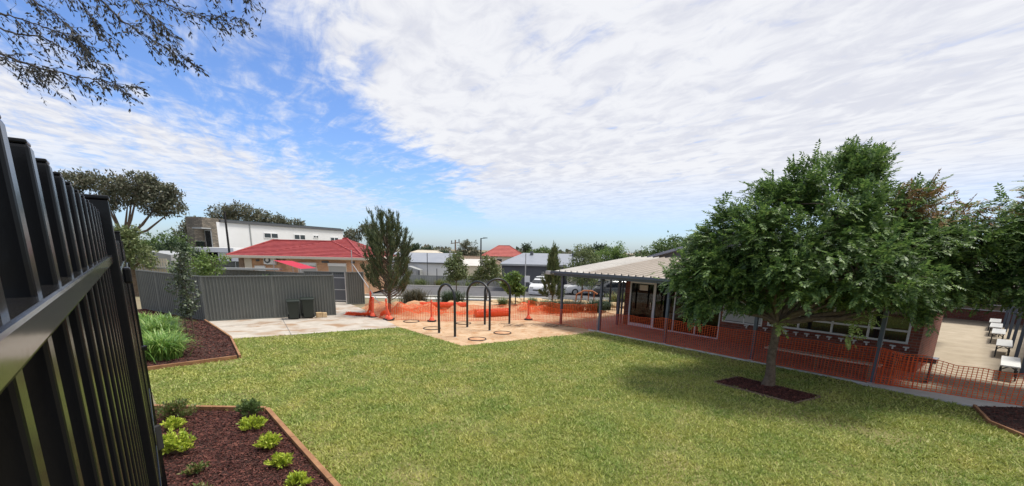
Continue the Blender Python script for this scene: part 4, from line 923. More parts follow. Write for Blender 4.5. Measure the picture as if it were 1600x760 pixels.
def net(label, pts, H, dx=.085, dz=.062, wv=.015, wh=.011, m='orange', sag=.05, name='safety_net', topf=None):
    """orange barrier mesh: real woven strips between the stakes"""
    P_ = [np.array(p, float) for p in pts]; seg = [np.linalg.norm(P_[i+1][:2]-P_[i][:2]) for i in range(len(P_)-1)]; tot = sum(seg)
    def at(s):
        s = min(max(s, 0), tot-1e-6); i = 0
        while s > seg[i]: s -= seg[i]; i += 1
        f = s/seg[i]; p = P_[i]*(1-f)+P_[i+1]*f; dd = (P_[i+1]-P_[i])[:2]/seg[i]
        b = math.sin(f*math.pi); hh = (P_[i][3]*(1-f)+P_[i+1][3]*f)*H - sag*b + .012*math.sin(s*9.0+i)
        off = .03*math.sin(s*3.7+i*2)*b
        return p[0]-dd[1]*off, p[1]+dd[0]*off, p[2], hh, dd
    o = (P_[0][0], P_[0][1], 0); t = thing(name, label, 'safety net', o)
    V = []; F = []
    def q(a, b, c, d): k = len(V); V.extend([a, b, c, d]); F.append((k, k+1, k+2, k+3))
    nrow = int(H/dz); s = 0.0
    while s < tot:
        x, y, z, h, dd = at(s); ex, ey = dd[0]*wv/2, dd[1]*wv/2; xr = x-o[0]; yr = y-o[1]
        wob = .02*math.sin(s*5.3)
        q((xr-ex, yr-ey, z), (xr+ex, yr+ey, z), (xr+ex+dd[0]*wob, yr+ey+dd[1]*wob, z+h), (xr-ex+dd[0]*wob, yr-ey+dd[1]*wob, z+h)); s += dx
    st = .25; s = 0.0
    while s < tot-1e-6:
        e = min(s+st, tot-1e-6); a = at(s); b = at(e)
        for r in range(nrow+1):
            f = r/nrow; w_ = wh*(1.7 if r in (0, nrow) else 1)/2
            za, zb = a[2]+a[3]*f, b[2]+b[3]*f
            q((a[0]-o[0], a[1]-o[1], za-w_), (b[0]-o[0], b[1]-o[1], zb-w_), (b[0]-o[0], b[1]-o[1], zb+w_), (a[0]-o[0], a[1]-o[1], za+w_))
        s = e
    part('mesh', MB().add(V, F), M[m], t, smooth=False)
    return t
def wp(u, v, z=0.0, k=1.0): p = BW(u, v); return (p[0], p[1], z, k)
net('orange barrier net strung along the dug mounds from the pad to the dull bollard', [(-7.6, 22.9, .02, .5), (-6.95, 22.1, .02, .95), (-6.0, 21.5, .02, .8), (-5.0, 21.35, .02, .55), (-3.87, 21.2, .02, .85), (-2.0, 21.5, .02, .8), (-.6, 21.9, .02, .8), (.76, 22.3, .02, .85)], .95)
net('orange barrier net between the dull bollard and the corner veranda post', [(.8, 22.3, .02, .85), (1.6, 21.6, .02, .8), (2.6, 20.7, .02, .78), (3.7, 19.6, .02, .9)], .95)
net('orange barrier net stretched along the veranda posts in front of the windows', [wp(.05, -.04, .05, .92), wp(1.6, -.05, .05, .9), wp(3.2, -.06, .05, 1), wp(4.9, -.06, .05, .97), wp(6.55, -.07, .05, 1.02), wp(8.1, -.06, .05, .98), wp(9.7, -.07, .05, 1.05), wp(10.65, .32, .03, .95)], .95, dx=.085, dz=.06, wv=.015, wh=.010)
net('orange barrier net continuing from the last veranda post to the right edge', [wp(9.78, .03, .03, 1.0), wp(10.8, .29, .03, .9), wp(11.8, .5, .03, .82), wp(12.6, .68, .03, .84), wp(14.2, 1.0, .03, .9)], .95, dx=.095, dz=.068, wv=.016, wh=.011)
net('rear orange net across the back of the sand behind the hoops', [(.8, 24.4, .02, 1), (2.0, 24.2, .02, .9), (3.2, 23.6, .02, .9), (4.4, 23.4, .02, 1)], .75)
# loose heaps of net on the ground by the bollards
def net_heap(label, pts, r, n=26):
    t = thing('net_bundle', label, 'net bundle', (pts[0][0], pts[0][1], 0)); mb = MB()
    for k in range(n):
        ph = rnd.uniform(0, 6.28); off_ = rnd.uniform(.2, 1)*r; line = []
        for i in range(len(pts)*5-4):
            f = i/5; j = min(int(f), len(pts)-2); g = f-j; c = [pts[j][q]*(1-g)+pts[j+1][q]*g for q in range(3)]; a = ph+i*rnd.uniform(.5, 1.0)
            line.append((c[0]-pts[0][0]+math.cos(a)*off_, c[1]-pts[0][1]+math.sin(a)*off_*.6, max(.02, c[2]+math.sin(a*1.3)*off_*.7)))
        mb.tube(line, .012, 4)
    mb.smooth = False
    part('mesh', mb, M['orange'], t)
net_heap('red orange heap of slack net trailing left of the bollard cluster', [(-8.5, 22.7, .08), (-7.9, 22.4, .08), (-7.1, 22.1, .14)], .15)
net_heap('bunched net hanging upright round the rearmost bollard', [(-7.35, 22.3, .05), (-7.15, 22.4, .55), (-7.1, 22.5, .95)], .12, 16)
net_heap('bunched net wrapped round the foot of the feathery tree', [(-6.55, 22.2, .05), (-6.35, 21.9, .35), (-6.0, 21.5, .15)], .16, 18)
def net_roll(label, a, b, r):
    t = thing('net_roll', label, 'net roll', (*a, 0), math.atan2(b[1]-a[1], b[0]-a[0])); L = math.hypot(b[0]-a[0], b[1]-a[1])
    mb = MB(); sp = [(0, 0)]
    mb.tube([(0, 0, r), (L*.5, .01, r*.98), (L, 0, r)], [r*.97, r*.93, r*.97], 16); part('core', mb, M['bollard'], t)
    mb = MB(); k = 0.0
    while k < L: mb.tube([(k, math.cos(q*math.pi/8)*r*1.03, r+math.sin(q*math.pi/8)*r*1.03) for q in range(17)], .012, 4, cap=False); k += .075
    for q in range(14): a_ = q*math.pi/7; mb.tube([(0, math.cos(a_)*r*1.04, r+math.sin(a_)*r*1.04), (L, math.cos(a_)*r*1.04, r+math.sin(a_)*r*1.04)], .009, 4)
    part('wrap', mb, M['orange'], t)
r1 = net_roll('long orange net roll lying on top of the mounds behind the lone bollard', (-5.1, 24.6), (-2.6, 24.9), .14)
for o in bpy.data.objects:
    if o.name.startswith('net_roll'): o.location.z = .22
net_roll('fatter orange net roll lying on the sand behind the middle hoop', (-1.9, 22.75), (-.2, 23.6), .2)
# slack netting lying over the dug heaps
for nm, x0, x1, y0, y1 in (('slack orange netting lying over the heaps left of the lone bollard', -6.3, -3.6, 23.0, 24.5), ('slack orange netting lying over the heaps right of the hoops', .4, 2.9, 24.7, 26.3), ('slack orange netting lying over the low heap behind the hoops', -3.0, -.8, 23.0, 24.0)):
    V = []; F = []; o_ = ((x0+x1)/2, (y0+y1)/2)
    def zz(x, y): return max(msand(x, y), 0.01)+.05+.03*math.sin(x*7+y*5)
    def stripq(pts, ax):
        for (xa, ya), (xb, yb) in zip(pts[:-1], pts[1:]):
            k = len(V); w_ = .012
            dx_, dy_ = (0, w_) if ax == 'x' else (w_, 0)
            V.extend([(xa-dx_-o_[0], ya-dy_-o_[1], zz(xa, ya)), (xb-dx_-o_[0], yb-dy_-o_[1], zz(xb, yb)), (xb+dx_-o_[0], yb+dy_-o_[1], zz(xb, yb)+.012), (xa+dx_-o_[0], ya+dy_-o_[1], zz(xa, ya)+.012)]); F.append((k, k+1, k+2, k+3))
    for a in np.arange(y0, y1, .10): stripq([(q, a+.06*math.sin(q*4)) for q in np.arange(x0+.2*math.sin(a*5), x1+.2*math.sin(a*4), .15)], 'x')
    for a in np.arange(x0, x1, .12): stripq([(a+.06*math.sin(q*5), q) for q in np.arange(y0+.15*math.sin(a*5), y1+.15*math.sin(a*6), .15)], 'y')
    t = thing('slack_net', nm, 'safety net', (*o_, 0)); part('mesh', MB().add(V, F), M['orange'], t, smooth=False)
# twigs on the sand
for i, (x, y, lab) in enumerate([(-.1, 20.1, 'dry twig heap on the sand right of the hoops'), (1.9, 20.3, 'low dry twig heap by the net near the veranda corner')]):
    t = thing('twig_heap', lab, 'twigs', (x, y, .01), 0, 'dry twig heaps on the sand'); mb = MB()
    for k in range(34):
        a = rnd.uniform(-.5, .9); L = rnd.uniform(.15, .5); p = Vector((rnd.gauss(0, .4), rnd.gauss(0, .15), rnd.uniform(.01, .08)))
        mb.tube([p, p+Vector((math.cos(a)*L*.5, math.sin(a)*L*.5, rnd.uniform(-.01, .08))), p+Vector((math.cos(a)*L, math.sin(a)*L, rnd.uniform(0, .08)))], [.008, .006, .003], 4)
    part('twigs', mb, M['timber_grey'], t)
# rocks
def rock(label, x, y, sx, sy, sz, m='stone', group='sandstone boulders beyond the playground'):
    import bmesh
    bm = bmesh.new(); bmesh.ops.create_icosphere(bm, subdivisions=3, radius=1)
    s1, s2 = rnd.uniform(0, 9), rnd.uniform(0, 9)
    for v in bm.verts:
        c = v.co; k = 1+.16*math.sin(c.x*3+s1)*math.cos(c.y*2.5+s2)+.07*math.sin(c.z*7+s1+c.x*5)
        c *= k; c.x = max(-.82, min(.82, c.x)); c.z = max(-.5, min(.72, c.z)); v.co = (c.x*sx, c.y*sy, c.z*sz)
    me = bpy.data.meshes.new('boulder'); bm.to_mesh(me); bm.free()
    o = link('boulder', me, M[m], None); o.location = (x, y, gz(y)+sz*.3); o.rotation_euler.z = rnd.uniform(0, 3)
    tag(o, label, 'boulder', group)
for x, y, a, b, c, lab in [(-.0, 29.5, .8, .5, .35, 'flat pale boulder behind the lime sapling'), (.9, 30.2, .7, .5, .32, 'pale boulder left of the white van'), (1.5, 30.6, .9, .5, .3, 'long pale boulder in front of the white van'), (2.9, 29.2, .6, .4, .35, 'blocky pale boulder right of the slender conifer'), (4.5, 28.6, .55, .4, .35, 'pale boulder beside the rusty arched rail'),
        (5.9, 29.8, .6, .5, .35, 'pale boulder between the two black arches'), (7.2, 28.2, .7, .5, .3, 'low flat boulder at the brick corner'), (6.4, 28.4, .5, .4, .3, 'reddish boulder behind the small black arch'), (-1.1, 29.9, .5, .4, .22, 'small pale boulder beside the round green tuft'), (2.1, 30.4, .5, .4, .26, 'small pale boulder under the white van bumper'), (3.6, 30.2, .6, .5, .3, 'pale boulder left of the rusty rail')]:
    rock(lab, x, y, a, b, c)
t = thing('rusty_rail', 'low rusty arched rail between boulders left of the veranda', 'rail', (3.95, 28.5, 0), rad(-4))
part('rail', MB().tube([(0, 0, 0), (.05, 0, .75), (.5, 0, 1.0), (1.0, 0, 1.0), (1.35, 0, .8)], .05, 8), M['rust'], t)
for x in (.35, .8, 1.15): part('upright', MB().tube([(x, 0, 0), (x, 0, .95)], .035, 6), M['rust'], t)
tag(part('orange_post', MB().bar((7.65, 30.0, 0), (7.75, 30.0, 1.75), .12), M['timber']), 'bright orange timber post beyond the small black arch', 'post')

# ------------------------------------------------------------------ the brick building with veranda
t = thing('brick_building', 'low red brick building with veranda, tall glazed doors and white windows', 'building', (*BO, 0), BR)
B = t
V0, V1 = 2.5, 2.74                       # front wall thickness
def wallbox(u0, u1, z0, z1, v0=V0, v1=V1, name='wall', m='brick'): return part(name, MB().box(u0, u1, v0, v1, z0, z1), M[m], B)
wallbox(-.62, -.34, 0, 2.62)
wallbox(-.34, 4.08, 2.17, 2.62)
wallbox(4.08, 4.16, 0, 2.62); wallbox(4.16, 5.68, 0, .80); wallbox(4.16, 5.68, 2.2, 2.62); wallbox(5.68, 5.86, 0, 2.62)
wallbox(5.86, 9.90, 0, .86); wallbox(5.86, 9.90, 2.2, 2.62); wallbox(9.90, 10.18, 0, 2.62)
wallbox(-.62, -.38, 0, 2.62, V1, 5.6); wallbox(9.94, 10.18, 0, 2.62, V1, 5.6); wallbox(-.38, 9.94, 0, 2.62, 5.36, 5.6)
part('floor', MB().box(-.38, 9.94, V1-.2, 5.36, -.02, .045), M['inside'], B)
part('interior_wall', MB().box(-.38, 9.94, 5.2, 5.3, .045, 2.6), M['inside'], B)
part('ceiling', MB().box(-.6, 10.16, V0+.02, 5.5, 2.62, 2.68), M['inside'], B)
def window(name, u0, u1, z0, z1, mull=(), trans=None, fw=.055, glass='glass', blind=False, v=V0-.02, m='white', gset=.03):
    mb = MB()
    mb.box(u0, u1, v, v+.09, z0, z0+fw).box(u0, u1, v, v+.09, z1-fw, z1).box(u0, u0+fw, v, v+.09, z0+fw, z1-fw).box(u1-fw, u1, v, v+.09, z0+fw, z1-fw)
    for x in mull: mb.box(x-fw/2, x+fw/2, v+.004, v+.084, z0+fw, z1-fw)
    if trans: mb.box(u0+fw, u1-fw, v+.008, v+.08, trans-fw/2, trans+fw/2)
    f = part(name, mb, M[m], B, bevel=.004)
    part('pane', MB().box(u0+fw*.8, u1-fw*.8, v+gset+.02, v+gset+.028, z0+fw*.8, z1-fw*.8), M[glass], f)
    if blind: part('blind', MB().box(u0+fw, u1-fw, v+gset-.01, v+gset+.012, z0+fw+.02, z1-fw), M['blind'], f)
    return f
# clear glass so the dim room shows
gm = bpy.data.materials.new('clear_tinted_glass'); gm.use_nodes = True
nn, ll = gm.node_tree.nodes, gm.node_tree.links; nn.remove(nn['Principled BSDF'])
tr = nn.new('ShaderNodeBsdfTransparent'); tr.inputs[0].default_value = (.5, .54, .54, 1); gl = nn.new('ShaderNodeBsdfGlossy'); gl.inputs['Roughness'].default_value = .02
ly = nn.new('ShaderNodeLayerWeight'); ly.inputs['Blend'].default_value = .28; ms = nn.new('ShaderNodeMixShader')
ll.new(ly.outputs['Fresnel'], ms.inputs[0]); ll.new(tr.outputs[0], ms.inputs[1]); ll.new(gl.outputs[0], ms.inputs[2]); ll.new(ms.outputs[0], nn['Material Output'].inputs[0])
M['clear'] = gm
d = window('door', -.34, 1.0, .04, 2.17, (), None, .07, 'clear', m='white'); d['label'] = 'white framed glass entrance door with a notice'
part('door_rail', MB().box(-.27, .93, V0+.0, V0+.07, .04, .17), M['white'], d); part('closer', MB().box(.18, .62, V0-.012, V0-.004, 1.72, 1.96), M['cream'], d)
part('door_handle', MB().tube([(.86, V0-.03, .9), (.86, V0-.06, .92), (.86, V0-.06, 1.2), (.86, V0-.03, 1.22)], .012, 6), M['steel'], d)
part('door_head', MB().box(-.27, .93, V0-.03, V0+.05, 2.02, 2.11), M['white'], d)
window('glazing', 1.0, 4.08, .04, 2.17, (2.02, 3.05), None, .05, 'clear')
window('window', 4.16, 5.68, .80, 2.2, (5.0,), None, .05, 'glass', blind=True)
window('window', 5.86, 9.90, .86, 2.2, (6.88, 7.88, 8.88), 1.24, .06)
part('window_sill', MB().box(5.82, 9.94, V0-.07, V0-.022, .82, .858), M['brick'], B)
for i, u in enumerate([5.15, 5.84, 6.54, 7.21, 7.88, 8.57, 9.26, 9.89]):
    h = part('coat_hook', MB().box(u-.07, u+.07, V0-.13, V0-.005, .75, .79).box(u-.02, u+.02, V0-.06, V0-.005, .66, .75), M['white'], B, bevel=.008)
    h2 = None
for i, u in enumerate([5.5, 6.19, 6.87, 7.55, 8.22, 8.91, 9.57]): part('coat_hook', MB().box(u-.07, u+.07, V0-.13, V0-.005, .75, .79).box(u-.02, u+.02, V0-.06, V0-.005, .66, .75), M['white'], B, bevel=.008)
for u, nm in ((0, 0), (3.23, 1), (6.46, 2), (9.7, 3)):
    part('post', MB().box(u-.05, u+.05, -.05, .05, .0, 2.42), M['navy'], B, bevel=.006)
    part('post_foot', MB().box(u-.08, u+.08, -.08, .08, .028, .045), M['galv'], B)
part('post', MB().box(-2.40, -2.30, -.05, .05, 0, 2.42), M['navy'], B, bevel=.006)
part('post', MB().box(-.72, -.60, 2.05, 2.17, 0, 2.6), M['navy'], B, bevel=.006)
part('downpipe', MB().tube([(-.70, 2.42, .05), (-.70, 2.42, 2.5)], .045, 10), M['navy'], B)
# roof: shallow metal sheets with ribs
zE, zR, vE, vR, sl = 2.50, 3.16, -.42, 5.2, None
def zroof(v): return zE+(zR-zE)*(v-vE)/(vR-vE)
def leftedge(v): return -2.5+.3*(v-vE)/(vR-vE)
def roofpanel(name, ua, ub, m, va=vE, vb=vR, hip=True):
    mb = MB()
    # ua, ub give the lower edge; the rows run straight up the slope
    n = int(round((ub-ua)/.34)); 
    for i in range(n):
        a = ua+(ub-ua)*i/n; b = ua+(ub-ua)*(i+1)/n
        v_top = vb
        if hip and a < leftedge(vb): v_top = vE+max(0, a+2.5)/.3*(vR-vE) if a > -2.45 else vR
        v_top = max(v_top, va+.05)
        z0, z1 = zroof(va), zroof(v_top); r = .045; h = .06
        prof = [(a, 0), (b-r*1.6, 0), (b-r*1.2, h), (b-r*.4, h), (b, 0)]
        for (x0, h0), (x1, h1) in zip(prof[:-1], prof[1:]): mb.add([(x0, va, z0+h0), (x1, va, z0+h1), (x1, v_top, z1+h1), (x0, v_top, z1+h0)], [(0, 1, 2, 3)])
    return part(name, mb, M[m], B)
roofpanel('roof', -2.5, -.7, 'roofw')['label'] = 'whiter roof sheets at the left end of the veranda'
roofpanel('roof', -.7, 10.8, 'roof')
lk = MB()
for i in range(27):
    a = 10.4+i*.22; lk.add([(a, 2.3, 2.56), (a+.17, 2.3, 2.56), (a+.17, 3.9, 2.98), (a, 3.9, 2.98)], [(0, 1, 2, 3)]); lk.add([(a+.17, 2.3, 2.56), (a+.195, 2.3, 2.60), (a+.195, 3.9, 3.02), (a+.17, 3.9, 2.98)], [(0, 1, 2, 3)]); lk.add([(a+.195, 2.3, 2.60), (a+.22, 2.3, 2.56), (a+.22, 3.9, 2.98), (a+.195, 3.9, 3.02)], [(0, 1, 2, 3)])
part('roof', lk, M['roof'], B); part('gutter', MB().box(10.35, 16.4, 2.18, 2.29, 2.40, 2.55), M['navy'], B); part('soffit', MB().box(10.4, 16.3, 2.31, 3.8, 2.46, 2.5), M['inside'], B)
part('roof', MB().add([(-2.5, vR, zR), (10.2, vR, zR), (10.2, 11, zE), (-2.5, 11, zE)], [(0, 1, 2, 3)]), M['roof'], B)
part('fascia', MB().box(-2.54, 10.9, vE+.02, vE+.05, zE-.2, zE-.03), M['navy'], B)
part('fascia', MB().box(-2.54, -2.51, vE+.05, 5.3, zE-.2, zE-.03).add([(-2.54, vE+.05, zE-.03), (-2.51, vE+.05, zE-.03), (-2.51, vR, zR), (-2.54, vR, zR), (-2.54, vR, zE-.03), (-2.51, vR, zE-.03)], [(0, 3, 4), (1, 5, 2), (0, 1, 2, 3), (3, 2, 5, 4)]), M['navy'], B)
part('gutter', MB().extrude([(vE-.13, zE-.10), (vE+.018, zE-.10), (vE+.018, zE-.015), (vE-.13, zE+.005)], 'x', -2.62, 10.95), M['navy'], B, bevel=.008)
part('gutter_end', MB().box(-2.93, -2.63, vE-.16, vE+.1, zE-.17, zE-.01), M['galv'], B, bevel=.01)
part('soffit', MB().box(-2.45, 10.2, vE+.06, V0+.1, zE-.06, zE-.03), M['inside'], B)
# gable roof rising behind
gp = thing('gable_roof_hall', 'grey gable roofed hall rising behind the veranda roof', 'building', (*BW(-4.2, 8.6), 0), BR)
part('wall', MB().extrude([(0, 2.2), (11.5, 2.2), (11.5, 3.05), (5.6, 4.55), (0, 3.05)], 'y', 0.5, 9), M['shed'], gp)
for s, (xa, za, xb, zb) in enumerate([(-.4, 2.98, 5.6, 4.62), (5.6, 4.62, 11.9, 2.98)]):
    part('roof', MB().add([(xa, .1, za), (xb, .1, zb), (xb, 9.4, zb), (xa, 9.4, za), (xa, .1, za-.14), (xb, .1, zb-.14), (xb, 9.4, zb-.14), (xa, 9.4, za-.14)], [(0, 1, 2, 3), (4, 7, 6, 5), (0, 4, 5, 1), (2, 6, 7, 3), (0, 3, 7, 4), (1, 5, 6, 2)]), M['roofgrey'], gp)
# indoor things seen through the glass
u0, v0 = 1.6, 3.9; t = thing('indoor_table', 'small pale blue table indoors behind the glazing', 'table', (*BW(1.55, 4.0), .045), BR)
part('table_top', MB().box(-.5, .5, -.3, .3, .58, .62), M['whitewall'], t, bevel=.01)
for x in (-.42, .42):
    for y in (-.24, .24): part('leg', MB().tube([(x, y, 0), (x, y, .58)], .02, 6), M['galv'], t)
t = thing('trolley', 'white two tier trolley indoors behind the glazed panels', 'trolley', (*BW(2.72, 3.1), .045), BR)
for z in (.12, .42, .72): part('tray', MB().box(-.2, .2, -.16, .16, z, z+.06), M['white'], t, bevel=.015)
for x in (-.18, .18):
    for y in (-.14, .14): part('upright', MB().tube([(x, y, 0), (x, y, .78)], .014, 6), M['white'], t)
# veranda bench
t = thing('veranda_bench', 'long pale topped bench behind the net beneath the window row', 'bench', (*BW(6.7, .28), .03), BR)
part('seat', MB().box(0, 3.05, -.0, .36, .40, .44), M['cream'], t, bevel=.008)
for x in (.25, 1.5, 2.8): part('leg', MB().box(x-.03, x+.03, .05, .31, 0, .40), M['timber_grey'], t)
t = thing('dark_bench', 'dark low bench at the brick corner where the concrete path starts', 'bench', (*BW(10.2, 1.55), .03), BR)
part('seat', MB().box(-.45, .55, -.2, .2, .55, .68), M['cardark'], t, bevel=.01)
for x in (-.35, .45): part('leg', MB().box(x-.03, x+.03, -.17, .17, 0, .55), M['cardark'], t)

# covered walk on the right
GBn = 'white benches along the concrete path'
for (u, v, lab) in [(12.0, 4.5, 'nearest white bench along the path, cut by the right edge'), (11.6, 8.9, 'second white bench from the near end of the path'), (11.2, 12.7, 'third white bench from the near end of the path'), (10.95, 15.2, 'fourth white bench from the near end of the path'), (10.75, 17.6, 'farthest white bench against the dark building')]:
    t = thing('white_bench', lab, 'bench', (*BW(u, v), .02), BR+rad(3), GBn)
    part('seat', MB().box(-.2, .2, -.95, .95, .42, .46), M['white'], t, bevel=.008)
    for y in (-.75, 0, .75):
        part('leg', MB().tube([(-.16, y, 0), (-.16, y, .3), (0, y, .42), (.16, y, .3), (.16, y, 0)], .02, 6), M['hoop'], t)
t = thing('covered_walk', 'dark posted covered walkway along the right side of the concrete path', 'walkway', (*BW(12.6, 5.6), 0), BR)
for y in (-.4, 2.7, 5.6, 8.5, 11.4, 13.9): part('post', MB().box(-.42-.09*y, -.32-.09*y, y-.05, y+.05, 0, 2.5), M['navy'], t, bevel=.006)
part('beam', MB().bar((-.4, .5, 2.5), (-1.7, 15.5, 2.5), .14, .16), M['navy'], t); part('roof', MB().box(-.30, 5.5, -.4, 16, 2.602, 2.66), M['roofgrey'], t)
t = thing('rear_classroom', 'dark shaded building with white window bars closing the end of the path', 'building', (*BW(3.5, 21.6), 0), BR)
part('wall', MB().box(0, 13, 0, 5, 0, 2.6), M['brick'], t)
f = part('window', MB().box(4.6, 8.2, -.05, -.01, 1.98, 2.04).box(4.6, 8.2, -.05, -.01, .62, .67).box(4.6, 8.2, -.045, -.012, .93, .98).box(4.6, 4.67, -.051, -.011, .67, 1.98).box(6.1, 6.17, -.051, -.011, .67, 1.98).box(7.2, 7.27, -.051, -.011, .67, 1.98).box(8.13, 8.2, -.051, -.011, .67, 1.98), M['white'], t)
part('pane', MB().box(4.65, 8.15, -.008, -.004, .65, 2.0), M['glass'], f)
part('roof', MB().add([(-1, -2.2, 2.5), (14, -2.2, 2.5), (14, 3, 3.3), (-1, 3, 3.3)], [(0, 1, 2, 3)]), M['roof'], t)
part('gutter', MB().box(-1, 14, -2.32, -2.21, 2.36, 2.5), M['navy'], t)

# ------------------------------------------------------------------ houses left
def hip(name, parent, x0, x1, y0, y1, ze, rx0, rx1, ry, zr, m, rows=9, ov=0.0, capl=True):
    A, Bq, C_, D_ = Vector((x0, y0, ze)), Vector((x1, y0, ze)), Vector((x1, y1, ze)), Vector((x0, y1, ze)); R0, R1 = Vector((rx0, ry, zr)), Vector((rx1, ry, zr)); mb = MB()
    for a, b, c, d in ((A, Bq, R1, R0), (Bq, C_, R1, R1), (C_, D_, R0, R1), (D_, A, R0, R0)):
        nrm = (b-a).cross(c-a).normalized()
        for k in range(rows):
            f, g = k/rows, (k+1)/rows; lift = nrm*.045
            p0, p1, q0, q1 = a.lerp(d, f), b.lerp(c, f), a.lerp(d, g), b.lerp(c, g)
            mb.add([p0+lift, p1+lift, q1, q0], [(0, 1, 2, 3)]); mb.add([p0, p1, p1+lift, p0+lift], [(0, 1, 2, 3)])
    o = part(name, mb, M[m], parent)
    part('ridge_cap', MB().tube(([A+Vector((0, 0, .04))] if capl else [])+[R0+Vector((0, 0, .05)), R1+Vector((0, 0, .05)), Bq+Vector((0, 0, .04))], .07, 6), M[m], o)
    return o
t = thing('red_roof_house', 'orange brick house with bright red tiled hip roof behind the bin fence', 'house', (-16.2, 34, -.25))
part('wall', MB().box(-4.55, 4.65, .5, 8.5, 0, 2.72), M['brick_orange'], t)
part('wall', MB().box(-.9, 4.655, .2, .495, 0, 2.72), M['brick_orange'], t)
hip('roof', t, -5.05, 5.1, -.2, 9.2, 2.82, -3.7, 1.2, 4.0, 3.98, 'tile_red', 12)
hip('roof', t, -3.35, 5.12, -.206, 10, 2.822, 1.7, 2.1, 4.95, 4.24, 'tile_red', 14, capl=False)
part('gutter', MB().box(-5.1, 5.2, -.48, -.36, 2.70, 2.86), M['cream'], t); part('gutter', MB().box(-5.17, -5.06, -.3, 9, 2.70, 2.86), M['cream'], t); part('gutter', MB().box(5.21, 5.32, -.48, 9, 2.70, 2.86), M['cream'], t)
part('eave_lining', MB().box(-5.0, 5.1, -.34, .19, 2.66, 2.698), M['cream'], t)
part('porch_panel', MB().box(-4.58, -4.2, .44, .494, .2, 2.62), M['timber_grey'], t); part('porch_panel', MB().box(-4.15, -3.6, .44, .494, 0, 2.62), M['cream'], t)
for x0, x1, yy in ((.05, 1.35, .17), (2.35, 3.6, .17)):
    f = part('window', MB().box(x0-.06, x1+.06, yy, yy+.04, .9, 2.42), M['cream'], t)
    part('roller_shutter', MB().box(x0, x1, yy-.03, yy-.002, .95, 2.18), M['shutter'], f); part('shutter_box', MB().box(x0-.05, x1+.05, yy-.12, yy-.003, 2.19, 2.40), M['white'], f)
for x in (-3.3, -1.7, -1.2, 1.8, 2.05, 4.0): part('vent', MB().box(x, x+.28, .47 if x < -.95 else .17, .494 if x < -.95 else .196, 2.42, 2.56), M['shed'], t)
a = thing('air_conditioner', 'white air conditioner unit high on the orange brick wall', 'air conditioner', (-18.3, 34.12, 1.98)); 
part('case', MB().box(-.42, .42, -.02, .30, 0, .62), M['white'], a, bevel=.02); part('fan_grille', MB().tube([(-.12, -.02, .31), (-.12, -.045, .31)], .24, 20), M['shed'], a); part('fan_hub', MB().tube([(-.12, -.046, .31), (-.12, -.06, .31)], .12, 14), M['white'], a)
part('bracket', MB().box(-.4, .4, .3, .37, -.06, 0), M['galv'], a)
t = thing('meter_box', 'white meter box low on the orange brick wall under the air conditioner', 'box', (-19.6, 34.42, 1.3)); part('case', MB().box(0, .8, -.02, .07, 0, .55), M['white'], t, bevel=.01)
t = thing('shade_sail', 'bright red shade sail sloping over the neighbour yard', 'shade sail', (-15.6, 29.8, 0))
V = []; n_ = 8; cs = [Vector((-.1, 0, 2.42)), Vector((2.1, -1.0, 1.95)), Vector((2.0, 1.6, 1.9)), Vector((.35, 1.6, 2.35))]
for j in range(n_+1):
    for i in range(n_+1):
        u_, v_ = i/n_, j/n_; p = (cs[0]*(1-u_)+cs[1]*u_)*(1-v_)+(cs[3]*(1-u_)+cs[2]*u_)*v_; p.z -= .12*math.sin(u_*math.pi)*math.sin(v_*math.pi); V.append(p)
part('cloth', MB().add(V, [(j*(n_+1)+i, j*(n_+1)+i+1, (j+1)*(n_+1)+i+1, (j+1)*(n_+1)+i) for j in range(n_) for i in range(n_)]), M['sail'], t, smooth=True)
for c in cs: part('pole', MB().tube([(c.x, c.y, 0), (c.x, c.y, c.z)], .03, 6), M['galv'], t)
strap_clump('pale fronded plant below the red shade sail', (-15.9, 29.2, .9), 160, .9, .4, 'leaf_bright', .02, None, 'fern_plant')

# white two storey house
t = thing('white_house', 'large white rendered two storey house with dark roof edge and stacked stone front', 'house', (-36.3, 56, -1.15), math.atan2(24, 6.6))
HZ = 1.15                                  # local z = world z + 1.15; local x runs away along the side wall
part('wall', MB().box(0, 25.0, 0, 3, 0, 7.1), M['whitewall'], t)
part('roof_edge', MB().box(.9, 25.1, -.18, 3.1, 7.102, 7.42), M['shed'], t)
for k in range(11): part('solar_panel', MB().box(2+k*2.05, 3.9+k*2.05, -.1, 1.1, 7.43+.01*(k % 2), 7.5), M['glass'], t)
part('downpipe', MB().box(5.2, 5.35, -.1, -.003, .5, 7.05), M['fencegrey2'], t)
for s0, s1, z0, z1 in ((7.5, 10.1, 5.4, 6.15), (13.2, 15.6, 5.35, 6.15), (17.4, 18.6, 5.7, 6.15), (21.5, 23.6, 5.3, 6.0)):
    f = part('window', MB().box(s0, s1, -.06, -.003, z0, z0+.09).box(s0, s1, -.06, -.003, z1-.09, z1).box(s0, s0+.1, -.061, -.004, z0+.09, z1-.09).box(s1-.1, s1, -.061, -.004, z0+.09, z1-.09).box((s0+s1)/2-.07, (s0+s1)/2+.07, -.061, -.004, z0+.09, z1-.09), M['whitewall'], t)
    part('pane', MB().box(s0+.06, s1-.06, -.03, -.006, z0+.05, z1-.05), M['glass'], f)
t = thing('stone_front', 'stacked stone front block of the white house with recessed balcony', 'house front', (-38.35, 54.2, -1.15), rad(-4))
part('wall', MB().box(0, .9, 0, 4, 3.6, 7.55), M['stackstone'], t)
part('wall', MB().box(.9, 2.0, 1.4, 4, 3.6, 7.5), M['stackstone'], t)
part('lintel', MB().box(.9, 2.0, 0, 1.4, 6.35, 7.52), M['stackstone'], t); part('canopy', MB().box(.85, 2.02, -.2, 1.3, 6.2, 6.345), M['fencegrey2'], t)
